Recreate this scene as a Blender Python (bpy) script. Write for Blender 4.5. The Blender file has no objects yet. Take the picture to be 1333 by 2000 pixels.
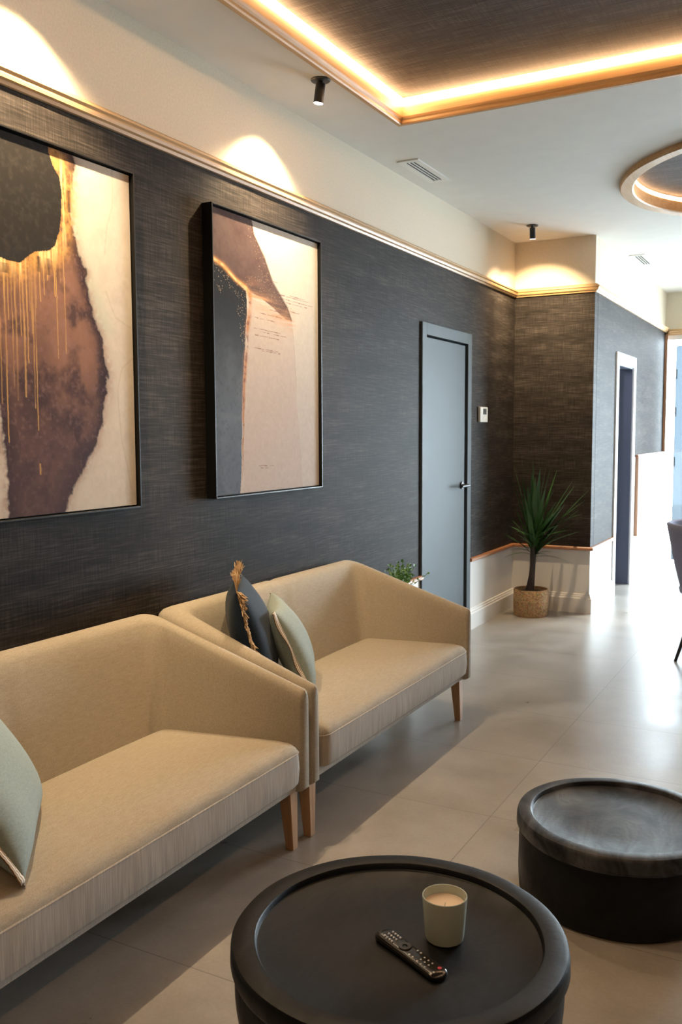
import bpy, bmesh, math, random
import numpy as np
from mathutils import Vector, Matrix
random.seed(7)
SC = bpy.context.scene
COL = SC.collection
R = math.radians
PI = math.pi

# ------------------------------------------------------------------ camera
def make_camera():
    f, pitch, yaw, roll = 1771.1, .0876, .4968, -.0047
    F = Vector((-math.sin(yaw)*math.cos(pitch), math.cos(yaw)*math.cos(pitch), -math.sin(pitch)))
    Rt = Vector((math.cos(yaw), math.sin(yaw), 0)); U = Rt.cross(F)
    R2 = Rt*math.cos(roll) + U*math.sin(roll); U2 = -Rt*math.sin(roll) + U*math.cos(roll)
    cd = bpy.data.cameras.new('camera'); co = bpy.data.objects.new('camera', cd); COL.objects.link(co)
    cd.sensor_fit = 'VERTICAL'; cd.sensor_height = 24; cd.sensor_width = 16; cd.lens = f/2000*24
    cd.clip_start = .05; cd.clip_end = 100
    M = Matrix((R2, U2, -F)).transposed().to_4x4(); M.translation = Vector((2.2254, -.3839, 1.4))
    co.matrix_world = M
    cd.dof.use_dof = True; cd.dof.focus_distance = 2.7; cd.dof.aperture_fstop = 5.0
    SC.camera = co
make_camera()

# ------------------------------------------------------------------ world, exposure, lights of the place
SC.view_settings.view_transform = 'Standard'
try: SC.view_settings.look = 'None'
except Exception: pass
SC.view_settings.exposure = 0.2
SC.view_settings.gamma = 1.0
SC.view_settings.use_curve_mapping = False
DAY = 56.0            # daylight outside the glazed far wall
LED = 38.0           # emission of the cove strips
SPILL = 76.0         # watts of its wide soft spill
SPOT = 64.0          # watts of one ceiling spotlight
RING = 26.0
w = bpy.data.worlds.new('daylight'); SC.world = w; w.use_nodes = True
bg = w.node_tree.nodes['Background']
bg.inputs[0].default_value = (.78, .90, 1.0, 1); bg.inputs[1].default_value = DAY
def area_portal(name, loc, rot, sx, sy):
    l = bpy.data.lights.new(name, 'AREA'); l.shape = 'RECTANGLE'; l.size = sx; l.size_y = sy
    l.cycles.is_portal = True
    o = bpy.data.objects.new(name, l); COL.objects.link(o); o.location = loc; o.rotation_euler = rot
area_portal('daylight_opening_far', (2.32, 9.99, 1.21), (R(-90), 0, 0), 3.36, 2.42)

# ------------------------------------------------------------------ materials
def new_mat(name):
    m = bpy.data.materials.new(name); m.use_nodes = True
    nt = m.node_tree; b = nt.nodes['Principled BSDF']
    return m, nt, b
def N(nt, typ, **kw):
    n = nt.nodes.new(typ)
    for k, v in kw.items():
        if k in n.inputs: n.inputs[k].default_value = v
        else: setattr(n, k, v)
    return n
def ramp(nt, stops):
    r = nt.nodes.new('ShaderNodeValToRGB'); e = r.color_ramp.elements
    while len(e) < len(stops): e.new(.5)
    for i, (p, c) in enumerate(stops):
        e[i].position = p; e[i].color = (*c, 1)
    return r
def plain(name, col, rough=.5, metal=0, spec=.5, bump=0, bscale=200):
    m, nt, b = new_mat(name); L = nt.links
    b.inputs['Roughness'].default_value = rough; b.inputs['Metallic'].default_value = metal
    b.inputs['Specular IOR Level'].default_value = spec
    tc = N(nt, 'ShaderNodeTexCoord'); no = N(nt, 'ShaderNodeTexNoise', Scale=bscale if bump else 9.0, Detail=4.0)
    L.new(tc.outputs['Object'], no.inputs['Vector'])
    k = .06 if bump else .02
    rp = ramp(nt, [(.3, tuple(c*(1-k) for c in col)), (.7, tuple(min(1, c*(1+k)) for c in col))])
    L.new(no.outputs['Fac'], rp.inputs[0]); L.new(rp.outputs[0], b.inputs['Base Color'])
    if bump:
        bp = N(nt, 'ShaderNodeBump', Strength=bump, Distance=.002); L.new(no.outputs['Fac'], bp.inputs['Height']); L.new(bp.outputs[0], b.inputs['Normal'])
    return m
def emit(name, col, s):
    m, nt, b = new_mat(name); b.inputs['Base Color'].default_value = (*col, 1)
    b.inputs['Emission Color'].default_value = (*col, 1); b.inputs['Emission Strength'].default_value = s
    return m
def scaled_coord(nt, a, b_, c):
    """object coordinates recombined: each of a,b_,c is a weight triple giving one output axis"""
    tc = N(nt, 'ShaderNodeTexCoord'); cb = N(nt, 'ShaderNodeCombineXYZ')
    for i, wv in enumerate((a, b_, c)):
        d = N(nt, 'ShaderNodeVectorMath', operation='DOT_PRODUCT'); d.inputs[1].default_value = wv
        nt.links.new(tc.outputs['Object'], d.inputs[0]); nt.links.new(d.outputs['Value'], cb.inputs[i])
    return cb
def mixc(nt, fac, a, b_, typ='MIX'):
    m = N(nt, 'ShaderNodeMix', data_type='RGBA', blend_type=typ)
    for sock, v in ((0, fac), (6, a), (7, b_)):
        if hasattr(v, 'links') or isinstance(v, bpy.types.NodeSocket): nt.links.new(v, m.inputs[sock])
        elif sock == 0: m.inputs[0].default_value = v
        else: m.inputs[sock].default_value = (*v, 1)
    return m.outputs[2]

def fabric_wall(name, H, V, lo, mid, hi, spec=.11):
    """woven dark wall cloth: long slubs along H, thin threads along V"""
    m, nt, b = new_mat(name); L = nt.links
    Hs = lambda s: tuple(s*x for x in H); Vs = lambda s: tuple(s*x for x in V)
    c1 = scaled_coord(nt, Hs(7), Vs(150), (0, 0, 0)); n1 = N(nt, 'ShaderNodeTexNoise', Scale=1.0, Detail=3.0, Roughness=.6); L.new(c1.outputs[0], n1.inputs['Vector'])
    c2 = scaled_coord(nt, Hs(190), Vs(9), (0, 0, 0)); n2 = N(nt, 'ShaderNodeTexNoise', Scale=1.0, Detail=3.0, Roughness=.6); L.new(c2.outputs[0], n2.inputs['Vector'])
    c3 = scaled_coord(nt, Hs(1.6), Vs(14), (0, 0, 0)); n3 = N(nt, 'ShaderNodeTexNoise', Scale=1.0, Detail=4.0, Roughness=.55); L.new(c3.outputs[0], n3.inputs['Vector'])
    a1 = N(nt, 'ShaderNodeMath', operation='MULTIPLY_ADD'); L.new(n1.outputs['Fac'], a1.inputs[0]); a1.inputs[1].default_value = .48
    a2 = N(nt, 'ShaderNodeMath', operation='MULTIPLY_ADD'); L.new(n2.outputs['Fac'], a2.inputs[0]); a2.inputs[1].default_value = .26
    a3 = N(nt, 'ShaderNodeMath', operation='MULTIPLY'); L.new(n3.outputs['Fac'], a3.inputs[0]); a3.inputs[1].default_value = .26
    L.new(a3.outputs[0], a2.inputs[2]); L.new(a2.outputs[0], a1.inputs[2])
    rp = ramp(nt, [(.36, lo), (.5, mid), (.66, hi)]); L.new(a1.outputs[0], rp.inputs[0]); L.new(rp.outputs[0], b.inputs['Base Color'])
    bp = N(nt, 'ShaderNodeBump', Strength=.5, Distance=.0012); L.new(a1.outputs[0], bp.inputs['Height']); L.new(bp.outputs[0], b.inputs['Normal'])
    b.inputs['Roughness'].default_value = .68; b.inputs['Specular IOR Level'].default_value = spec
    return m
def upholstery(name, lo, hi, streak=False):
    m, nt, b = new_mat(name); L = nt.links
    if streak:
        c1 = scaled_coord(nt, (260, 260, 0), (0, 0, 9), (0, 0, 0)); c2 = scaled_coord(nt, (60, 60, 0), (0, 0, 3), (0, 0, 0))
    else:
        c1 = scaled_coord(nt, (420, 0, 60), (0, 420, 30), (60, 0, 420)); c2 = scaled_coord(nt, (160, 0, 0), (0, 30, 0), (0, 0, 160))
    n1 = N(nt, 'ShaderNodeTexNoise', Scale=1.0, Detail=2.0); L.new(c1.outputs[0], n1.inputs['Vector'])
    n2 = N(nt, 'ShaderNodeTexNoise', Scale=1.0, Detail=2.0); L.new(c2.outputs[0], n2.inputs['Vector'])
    ad = N(nt, 'ShaderNodeMath', operation='MULTIPLY_ADD'); L.new(n1.outputs['Fac'], ad.inputs[0]); ad.inputs[1].default_value = .72
    ml = N(nt, 'ShaderNodeMath', operation='MULTIPLY'); L.new(n2.outputs['Fac'], ml.inputs[0]); ml.inputs[1].default_value = .28; L.new(ml.outputs[0], ad.inputs[2])
    rp = ramp(nt, [(.38, lo), (.62, hi)]); L.new(ad.outputs[0], rp.inputs[0]); L.new(rp.outputs[0], b.inputs['Base Color'])
    bp = N(nt, 'ShaderNodeBump', Strength=.15, Distance=.001); L.new(ad.outputs[0], bp.inputs['Height']); L.new(bp.outputs[0], b.inputs['Normal'])
    b.inputs['Roughness'].default_value = .85; b.inputs['Specular IOR Level'].default_value = .25
    b.inputs['Sheen Weight'].default_value = .06; b.inputs['Sheen Roughness'].default_value = .5
    return m
def wood(name, lo, hi, along=(0, 1, 0), rough=.45, scale=1.0):
    m, nt, b = new_mat(name); L = nt.links
    A = Vector(along); W = [3*scale if abs(A[i]) > .5 else 70*scale for i in range(3)]
    c = scaled_coord(nt, (W[0], 0, 0), (0, W[1], 0), (0, 0, W[2]))
    n = N(nt, 'ShaderNodeTexNoise', Scale=1.0, Detail=4.0, Distortion=.6); L.new(c.outputs[0], n.inputs['Vector'])
    rp = ramp(nt, [(.3, lo), (.7, hi)]); L.new(n.outputs['Fac'], rp.inputs[0]); L.new(rp.outputs[0], b.inputs['Base Color'])
    b.inputs['Roughness'].default_value = rough
    return m
def black_wood(name, lo, hi, seed, rlo=.28, rhi=.62, sx=5.0):
    m, nt, b = new_mat(name); L = nt.links
    tc = N(nt, 'ShaderNodeTexCoord'); mp = N(nt, 'ShaderNodeMapping'); mp.inputs['Location'].default_value = (seed, seed*.7, 0)
    mp.inputs['Scale'].default_value = (sx, sx*.42, sx); mp.inputs['Rotation'].default_value = (0, 0, R(28)); L.new(tc.outputs['Object'], mp.inputs[0])
    n = N(nt, 'ShaderNodeTexNoise', Scale=1.3, Detail=7.0, Roughness=.6, Distortion=1.6); L.new(mp.outputs[0], n.inputs['Vector'])
    n2 = N(nt, 'ShaderNodeTexNoise', Scale=60.0, Detail=3.0); L.new(tc.outputs['Object'], n2.inputs['Vector'])
    rp = ramp(nt, [(.35, lo), (.58, tuple((a+b_)/2 for a, b_ in zip(lo, hi))), (.75, hi)]); L.new(n.outputs['Fac'], rp.inputs[0]); L.new(rp.outputs[0], b.inputs['Base Color'])
    mr = N(nt, 'ShaderNodeMapRange'); mr.inputs['From Min'].default_value = .3; mr.inputs['From Max'].default_value = .7
    mr.inputs['To Min'].default_value = rhi; mr.inputs['To Max'].default_value = rlo; L.new(n.outputs['Fac'], mr.inputs[0]); L.new(mr.outputs[0], b.inputs['Roughness'])
    ad = N(nt, 'ShaderNodeMath', operation='MULTIPLY_ADD'); L.new(n2.outputs['Fac'], ad.inputs[0]); ad.inputs[1].default_value = .35; L.new(n.outputs['Fac'], ad.inputs[2])
    bp = N(nt, 'ShaderNodeBump', Strength=.3, Distance=.004); L.new(ad.outputs[0], bp.inputs['Height']); L.new(bp.outputs[0], b.inputs['Normal'])
    b.inputs['Specular IOR Level'].default_value = .22
    return m
def floor_mat():
    m, nt, b = new_mat('porcelain_floor_tile'); L = nt.links
    tc = N(nt, 'ShaderNodeTexCoord'); sp = N(nt, 'ShaderNodeSeparateXYZ'); L.new(tc.outputs['Object'], sp.inputs[0])
    def joint(out, off, size, wd):
        a = N(nt, 'ShaderNodeMath', operation='SUBTRACT'); L.new(out, a.inputs[0]); a.inputs[1].default_value = off
        d = N(nt, 'ShaderNodeMath', operation='DIVIDE'); L.new(a.outputs[0], d.inputs[0]); d.inputs[1].default_value = size
        fr = N(nt, 'ShaderNodeMath', operation='FRACT'); L.new(d.outputs[0], fr.inputs[0])
        s = N(nt, 'ShaderNodeMath', operation='SUBTRACT'); L.new(fr.outputs[0], s.inputs[0]); s.inputs[1].default_value = .5
        ab = N(nt, 'ShaderNodeMath', operation='ABSOLUTE'); L.new(s.outputs[0], ab.inputs[0])
        g = N(nt, 'ShaderNodeMath', operation='GREATER_THAN'); L.new(ab.outputs[0], g.inputs[0]); g.inputs[1].default_value = .5-wd/size/2
        fl = N(nt, 'ShaderNodeMath', operation='FLOOR'); L.new(d.outputs[0], fl.inputs[0])
        return g, fl
    gx, fx = joint(sp.outputs[0], 1.175, 1.26, .004); gy, fy = joint(sp.outputs[1], 2.69, .634, .004)
    mx = N(nt, 'ShaderNodeMath', operation='MAXIMUM'); L.new(gx.outputs[0], mx.inputs[0]); L.new(gy.outputs[0], mx.inputs[1])
    cb = N(nt, 'ShaderNodeCombineXYZ'); L.new(fx.outputs[0], cb.inputs[0]); L.new(fy.outputs[0], cb.inputs[1])
    wn = N(nt, 'ShaderNodeTexWhiteNoise', noise_dimensions='2D'); L.new(cb.outputs[0], wn.inputs['Vector'])
    n1 = N(nt, 'ShaderNodeTexNoise', Scale=3.2, Detail=8.0, Roughness=.62); L.new(tc.outputs['Object'], n1.inputs['Vector'])
    n2 = N(nt, 'ShaderNodeTexNoise', Scale=90.0, Detail=3.0); L.new(tc.outputs['Object'], n2.inputs['Vector'])
    ad = N(nt, 'ShaderNodeMath', operation='MULTIPLY_ADD'); L.new(n2.outputs['Fac'], ad.inputs[0]); ad.inputs[1].default_value = .25
    a2 = N(nt, 'ShaderNodeMath', operation='MULTIPLY_ADD'); L.new(wn.outputs['Value'], a2.inputs[0]); a2.inputs[1].default_value = .10; L.new(n1.outputs['Fac'], a2.inputs[2]); L.new(a2.outputs[0], ad.inputs[2])
    rp = ramp(nt, [(.45, (.245, .22, .19)), (.9, (.37, .34, .30))]); L.new(ad.outputs[0], rp.inputs[0])
    c = mixc(nt, mx.outputs[0], rp.outputs[0], (.20, .18, .155)); L.new(c, b.inputs['Base Color'])
    mr = N(nt, 'ShaderNodeMapRange'); mr.inputs['From Min'].default_value = .3; mr.inputs['From Max'].default_value = .7
    mr.inputs['To Min'].default_value = .27; mr.inputs['To Max'].default_value = .38; L.new(n1.outputs['Fac'], mr.inputs[0]); L.new(mr.outputs[0], b.inputs['Roughness'])
    iv = N(nt, 'ShaderNodeMath', operation='SUBTRACT'); iv.inputs[0].default_value = 1.0; L.new(mx.outputs[0], iv.inputs[1])
    bp = N(nt, 'ShaderNodeBump', Strength=.25, Distance=.002); L.new(iv.outputs[0], bp.inputs['Height']); L.new(bp.outputs[0], b.inputs['Normal'])
    b.inputs['Specular IOR Level'].default_value = .75
    return m
def glass_pane(name, tint, gl=.08, frost=0):
    m = bpy.data.materials.new(name); m.use_nodes = True; nt = m.node_tree; nt.nodes.clear()
    out = N(nt, 'ShaderNodeOutputMaterial'); tr = N(nt, 'ShaderNodeBsdfTransparent'); tr.inputs[0].default_value = (*tint, 1)
    g = N(nt, 'ShaderNodeBsdfGlossy'); g.inputs['Roughness'].default_value = .02
    mx = N(nt, 'ShaderNodeMixShader'); mx.inputs[0].default_value = gl
    src = tr.outputs[0]
    if frost:
        tl = N(nt, 'ShaderNodeBsdfTranslucent'); tl.inputs[0].default_value = (*tint, 1)
        m2 = N(nt, 'ShaderNodeMixShader'); m2.inputs[0].default_value = frost; nt.links.new(tr.outputs[0], m2.inputs[1]); nt.links.new(tl.outputs[0], m2.inputs[2]); src = m2.outputs[0]
    nt.links.new(src, mx.inputs[1]); nt.links.new(g.outputs[0], mx.inputs[2]); nt.links.new(mx.outputs[0], out.inputs[0])
    return m
def painted(name):
    m, nt, b = new_mat(name); a = N(nt, 'ShaderNodeVertexColor', layer_name='paint')
    nt.links.new(a.outputs['Color'], b.inputs['Base Color']); b.inputs['Roughness'].default_value = .7; b.inputs['Specular IOR Level'].default_value = .1
    tc = N(nt, 'ShaderNodeTexCoord'); no = N(nt, 'ShaderNodeTexNoise', Scale=350.0, Detail=3.0); nt.links.new(tc.outputs['Object'], no.inputs['Vector'])
    bp = N(nt, 'ShaderNodeBump', Strength=.15, Distance=.001); nt.links.new(no.outputs['Fac'], bp.inputs['Height']); nt.links.new(bp.outputs[0], b.inputs['Normal'])
    return m
CL, CM, CH = (.0095, .0072, .0058), (.0255, .0207, .0178), (.077, .064, .054)
M = {}
M['cloth_y'] = fabric_wall('charcoal_wall_cloth', (1, 1, 0), (0, 0, 1), CL, CM, CH)
M['cloth_ceiling'] = fabric_wall('charcoal_ceiling_cloth', (1, 0, 0), (0, 1, 0), (.022, .019, .018), (.045, .039, .037), (.10, .09, .085))
M['cream'] = plain('cream_wall_paint', (.75, .665, .53), .75, bump=.05, bscale=120)
M['ceiling'] = plain('white_ceiling_paint', (.75, .735, .69), .8)
M['white'] = plain('white_wainscot_paint', (.72, .69, .65), .45)
M['white_trim_blown_casing'] = plain('white_satin_trim_and_blown_out_casing', (.82, .82, .82), .35)  # real white on the window frame, painted-in overexposure on the door casing
M['oak_y'] = wood('honey_oak_molding', (.46, .27, .11), (.60, .385, .19), (0, 1, 0))
M['oak_x'] = wood('honey_oak_molding_across', (.46, .27, .11), (.60, .385, .19), (1, 0, 0))
M['cherry_y'] = wood('reddish_wood_dado', (.30, .115, .045), (.47, .205, .085), (0, 1, 0), .35)
M['cherry_x'] = wood('reddish_wood_dado_across', (.30, .115, .045), (.47, .205, .085), (1, 0, 0), .35)
M['cherry_z'] = wood('reddish_wood_upright', (.26, .13, .07), (.38, .20, .11), (0, 0, 1), .4)
M['leg'] = wood('beech_leg', (.33, .18, .085), (.47, .28, .15), (0, 0, 1), .4)
M['floor'] = floor_mat()
M['door'] = plain('grey_blue_door_paint', (.052, .066, .073), .6, spec=.25)
M['door_dark'] = plain('dark_slate_door_paint', (.10, .12, .17), .45)
M['frame_black'] = plain('satin_black_frame', (.004, .004, .004), .4, spec=.3)
M['black'] = plain('matt_black_metal', (.010, .010, .011), .45)
M['black_gap'] = plain('dark_recess', (.006, .006, .006), .9)
M['sofa'] = upholstery('beige_linen_upholstery', (.295, .25, .190), (.39, .338, .263))
M['sofa_side'] = upholstery('beige_linen_border', (.335, .29, .24), (.455, .40, .34), True)
M['navy'] = upholstery('navy_linen', (.006, .014, .028), (.013, .029, .052))
M['sage'] = upholstery('sage_cotton', (.20, .235, .21), (.27, .31, .28))
M['jute'] = plain('tan_jute_fringe', (.50, .34, .19), .9)
M['table'] = black_wood('black_stained_wood', (.0018, .0018, .0022), (.009, .010, .012), 0, .34, .56)
M['stool_top'] = black_wood('black_burl_wood', (.006, .006, .008), (.115, .125, .14), 5.3, .26, .50, 5.0)
M['jar'] = plain('sage_ceramic_jar', (.43, .48, .42), .18)
M['wax'] = plain('cream_wax', (.72, .60, .47), .45)
M['remote'] = plain('black_gloss_plastic', (.012, .010, .010), .16)
M['remote_btn'] = plain('pale_button', (.45, .45, .47), .5)
M['remote_red'] = plain('red_button', (.45, .02, .04), .5)
M['thermo'] = plain('white_plastic', (.70, .70, .66), .35)
M['screen'] = plain('grey_lcd', (.10, .12, .12), .2)
M['seagrass'] = None
M['soil'] = plain('dark_soil', (.012, .009, .007), .95, bump=.6, bscale=80)
M['trunk'] = plain('brown_trunk', (.045, .035, .03), .8, bump=.6, bscale=60)
M['leaf'] = plain('deep_green_leaf', (.045, .125, .035), .34)
M['leaf_small'] = plain('fresh_green_leaf', (.12, .26, .06), .5)
M['velvet'] = upholstery('navy_velvet_flare_lightened', (.24, .26, .40), (.32, .35, .50))  # navy lifted to a paler blue, lens flare haze put into the colour
M['glass'] = glass_pane('clear_glass', (.97, .99, .99))
M['blue_glass'] = glass_pane('pale_blue_glass', (.108, .122, .131), .06, .25)
M['led'] = emit('warm_led_diffuser', (1.0, .60, .30), LED)
M['ring_led'] = emit('warm_ring_led_diffuser', (1.0, .58, .28), RING)
M['lens'] = emit('spot_lens', (1.0, .90, .95), 30.0)
M['vent'] = plain('white_vent_metal', (.78, .77, .73), .45)
M['dim_room'] = plain('dim_room_paint', (.45, .42, .44), .7)
M['terrace'] = plain('pale_terrace_paving', (.55, .54, .52), .7)
def seagrass():
    m, nt, b = new_mat('woven_seagrass'); L = nt.links
    tc = N(nt, 'ShaderNodeTexCoord'); mp = N(nt, 'ShaderNodeMapping'); mp.inputs['Scale'].default_value = (1, 1, 1); L.new(tc.outputs['Object'], mp.inputs[0])
    v = N(nt, 'ShaderNodeTexVoronoi', Scale=85.0); L.new(mp.outputs[0], v.inputs['Vector'])
    n = N(nt, 'ShaderNodeTexNoise', Scale=40.0, Detail=3.0); L.new(tc.outputs['Object'], n.inputs['Vector'])
    rp = ramp(nt, [(.1, (.55, .36, .18)), (.85, (.30, .17, .075))]); L.new(v.outputs['Distance'], rp.inputs[0])
    c = mixc(nt, .35, rp.outputs[0], n.outputs['Color'], 'OVERLAY'); L.new(c, b.inputs['Base Color'])
    bp = N(nt, 'ShaderNodeBump', Strength=.9, Distance=.006); bp.invert = True; L.new(v.outputs['Distance'], bp.inputs['Height']); L.new(bp.outputs[0], b.inputs['Normal'])
    b.inputs['Roughness'].default_value = .8
    return m
M['seagrass'] = seagrass()
def trim_band():
    m, nt, b = new_mat('embroidered_band'); L = nt.links
    tc = N(nt, 'ShaderNodeUVMap'); sp = N(nt, 'ShaderNodeSeparateXYZ'); L.new(tc.outputs[0], sp.inputs[0])
    pp = N(nt, 'ShaderNodeMath', operation='PINGPONG'); ml = N(nt, 'ShaderNodeMath', operation='MULTIPLY'); L.new(sp.outputs[0], ml.inputs[0]); ml.inputs[1].default_value = 60.0
    L.new(ml.outputs[0], pp.inputs[0]); pp.inputs[1].default_value = 1.0
    z = N(nt, 'ShaderNodeMath', operation='MULTIPLY_ADD'); L.new(pp.outputs[0], z.inputs[0]); z.inputs[1].default_value = .10; L.new(sp.outputs[1], z.inputs[2])
    s = N(nt, 'ShaderNodeMath', operation='MULTIPLY'); L.new(z.outputs[0], s.inputs[0]); s.inputs[1].default_value = 3.0
    fr = N(nt, 'ShaderNodeMath', operation='FRACT'); L.new(s.outputs[0], fr.inputs[0])
    g = N(nt, 'ShaderNodeMath', operation='LESS_THAN'); L.new(fr.outputs[0], g.inputs[0]); g.inputs[1].default_value = .36
    c = mixc(nt, g.outputs[0], (.62, .55, .44), (.17, .09, .05)); L.new(c, b.inputs['Base Color']); b.inputs['Roughness'].default_value = .85
    return m
M['band'] = trim_band()
M['paint'] = painted('painted_canvas')

# ------------------------------------------------------------------ mesh helpers
def mk(name, verts, faces, mat, parent=None, smooth=False, uvs=None):
    me = bpy.data.meshes.new(name); me.from_pydata([tuple(v) for v in verts], [], [tuple(f) for f in faces])
    mats = mat if isinstance(mat, (list, tuple)) else [mat]
    for m in mats: me.materials.append(m)
    bm = bmesh.new(); bm.from_mesh(me); bmesh.ops.recalc_face_normals(bm, faces=bm.faces); bm.to_mesh(me); bm.free()
    if smooth:
        for p in me.polygons: p.use_smooth = True
    me.update()
    o = bpy.data.objects.new(name, me); COL.objects.link(o)
    if parent is not None: o.parent = parent
    return o
class G:
    """collects pieces of ONE part"""
    def __init__(s): s.v = []; s.f = []
    def add(s, v, f):
        n = len(s.v); s.v += [tuple(p) for p in v]; s.f += [tuple(i+n for i in q) for q in f]; return s
    def box(s, a, b, ch=0):
        x0, y0, z0 = a; x1, y1, z1 = b
        v = [(x0,y0,z0),(x1,y0,z0),(x1,y1,z0),(x0,y1,z0),(x0,y0,z1),(x1,y0,z1),(x1,y1,z1),(x0,y1,z1)]
        return s.add(v, [(0,3,2,1),(4,5,6,7),(0,1,5,4),(1,2,6,5),(2,3,7,6),(3,0,4,7)])
    def tube(s, pts, rads, n=12, caps=True, sq=False):
        rings = []
        P = [Vector(p) for p in pts]
        for i, p in enumerate(P):
            t = (P[min(i+1, len(P)-1)] - P[max(i-1, 0)]).normalized()
            a = Vector((0, 0, 1)) if abs(t.z) < .9 else Vector((1, 0, 0))
            u = t.cross(a).normalized(); w_ = t.cross(u).normalized()
            r = rads[i] if isinstance(rads, (list, tuple)) else rads
            rings.append([p + (u*math.cos(2*PI*k/n) + w_*math.sin(2*PI*k/n))*r for k in range(n)])
        v = [q for r_ in rings for q in r_]; f = []
        for i in range(len(P)-1):
            for k in range(n): f.append((i*n+k, i*n+(k+1) % n, (i+1)*n+(k+1) % n, (i+1)*n+k))
        if caps: f.append(tuple(range(n))); f.append(tuple((len(P)-1)*n+k for k in range(n)))
        return s.add(v, f)
    def lathe(s, prof, n=64, c=(0, 0, 0), wob=None, cap=True):
        v = []; f = []
        for j, (r, z) in enumerate(prof):
            for k in range(n):
                a = 2*PI*k/n; rr = r*(1 + (wob(a, z) if wob else 0)); v.append((c[0]+rr*math.cos(a), c[1]+rr*math.sin(a), c[2]+z))
        for j in range(len(prof)-1):
            for k in range(n): f.append((j*n+k, j*n+(k+1) % n, (j+1)*n+(k+1) % n, (j+1)*n+k))
        if cap and prof[0][0] > 1e-5: f.append(tuple(range(n)))
        if cap and prof[-1][0] > 1e-5: f.append(tuple((len(prof)-1)*n+k for k in range(n)))
        return s.add(v, f)
    def sweep(s, prof, path, closed=False, outs=None):
        """prof: (offset, z) list swept along plan path [(x,y)] ; outs: outward normal (nx,ny) scaled for mitres at each path point"""
        n = len(prof); v = []; f = []
        for (x, y), (ox, oy) in zip(path, outs):
            for (d, z) in prof: v.append((x+ox*d, y+oy*d, z))
        m = len(path)
        for i in range(m if closed else m-1):
            j = (i+1) % m
            for k in range(n): f.append((i*n+k, i*n+(k+1) % n, j*n+(k+1) % n, j*n+k))
        if not closed: f.append(tuple(range(n))); f.append(tuple((m-1)*n+k for k in range(n)))
        return s.add(v, f)
    def build(s, name, mat, parent=None, smooth=False, bevel=0, seg=2, loc=None):
        v = s.v if loc is None else [(a[0]-loc[0], a[1]-loc[1], a[2]-loc[2]) for a in s.v]
        o = mk(name, v, s.f, mat, parent, smooth)
        if bevel:
            b = o.modifiers.new('bevel', 'BEVEL'); b.width = bevel; b.segments = seg; b.limit_method = 'ANGLE'; b.angle_limit = R(40)
        if smooth and not bevel: autosmooth(o)
        if loc is not None and parent is None: o.location = loc
        return o
def autosmooth(o, ang=35):
    me = o.data; bm = bmesh.new(); bm.from_mesh(me)
    for e in bm.edges:
        if len(e.link_faces) == 2 and e.calc_face_angle(0) > R(ang): e.smooth = False
    bm.to_mesh(me); bm.free()
def struct(o): o['kind'] = 'structure'; return o
def tag(o, label, cat, group=None, kind=None):
    o['label'] = label; o['category'] = cat
    if group: o['group'] = group
    if kind: o['kind'] = kind
    return o
def thing(name, label, cat, loc=(0, 0, 0), rotz=0, group=None):
    o = bpy.data.objects.new(name, None); COL.objects.link(o); o.location = loc; o.rotation_euler = (0, 0, rotz); o.empty_display_size = .1
    return tag(o, label, cat, group)
def dup(root, loc, rotz=None, label=None, group=None):
    def cp(o, par):
        c = o.copy(); COL.objects.link(c)
        if par: c.parent = par
        for ch in [k for k in bpy.data.objects if k.parent == o]: cp(ch, c)
        return c
    r = cp(root, None); r.location = loc
    if rotz is not None: r.rotation_euler = (0, 0, rotz)
    if label: r['label'] = label
    if group: r['group'] = group
    return r

# ------------------------------------------------------------------ structure
ZC = 2.855; ZCR = 2.445; YC = 6.59; XC = .618; YF = 9.85; XR = 4.3; YB = -2.6
ZDA, ZDB = .512, .487       # dado rail
YD0, YD1 = 4.743, 5.60      # outer edges of door 1 casing
struct(G().box((-.2, YB-.1, -.1), (XR+.2, 10.02, 0)).build('floor', M['floor']))
# left wall: cloth below, paint above, wainscot right of the door
def wall(name, pieces, mats):
    v = []; f = []; mi = []
    for (a, b_, k) in pieces:
        g = G().box(a, b_); n = len(v); v += g.v; f += [tuple(i+n for i in q) for q in g.f]; mi += [k]*6
    o = mk(name, v, f, mats)
    for p, k in zip(o.data.polygons, mi): p.material_index = k
    return struct(o)
DY0, DY1, DZ = 4.81, 5.53, 1.995     # door opening in the left wall
wall('wall_left', [
    ((-.12, YB, .50), (0, DY0, ZCR+.02), 0), ((-.12, DY0, DZ), (0, DY1, ZCR+.02), 0), ((-.12, DY1, .50), (0, YC, ZCR+.02), 0),
    ((-.12, YB, ZCR+.02), (0, YC+.1, ZC+.05), 1),
    ((-.12, YB, 0), (0, DY0, .50), 2), ((-.12, DY1, 0), (0, YC, .50), 2)], [M['cloth_y'], M['cream'], M['white']])
wall('wall_alcove', [((-.12, YC, .50), (XC-.001, YC+.10, ZCR+.02), 0), ((-.12, YC, ZCR+.02), (XC-.001, YC+.10, ZC+.05), 1), ((-.12, YC, 0), (XC-.001, YC+.10, .50), 2)],
     [M['cloth_y'], M['cream'], M['white']])
OY0, OY1, OZ = 7.45, 8.10, 1.965     # doorway in the corridor wall
wall('wall_corridor', [
    ((XC-.12, YC+.10, .50), (XC, OY0, ZCR+.02), 0), ((XC-.12, OY0, OZ), (XC, OY1, ZCR+.02), 0), ((XC-.12, OY1, 1.16), (XC, YF, ZCR+.02), 0),
    ((XC-.12, YC+.10, ZCR+.02), (XC, YF, ZC+.05), 1), ((XC-.12, YC+.10, 0), (XC, OY0, .50), 2), ((XC-.12, OY1, 0), (XC, YF, 1.16), 2)],
     [M['cloth_y'], M['cream'], M['white']])
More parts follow.
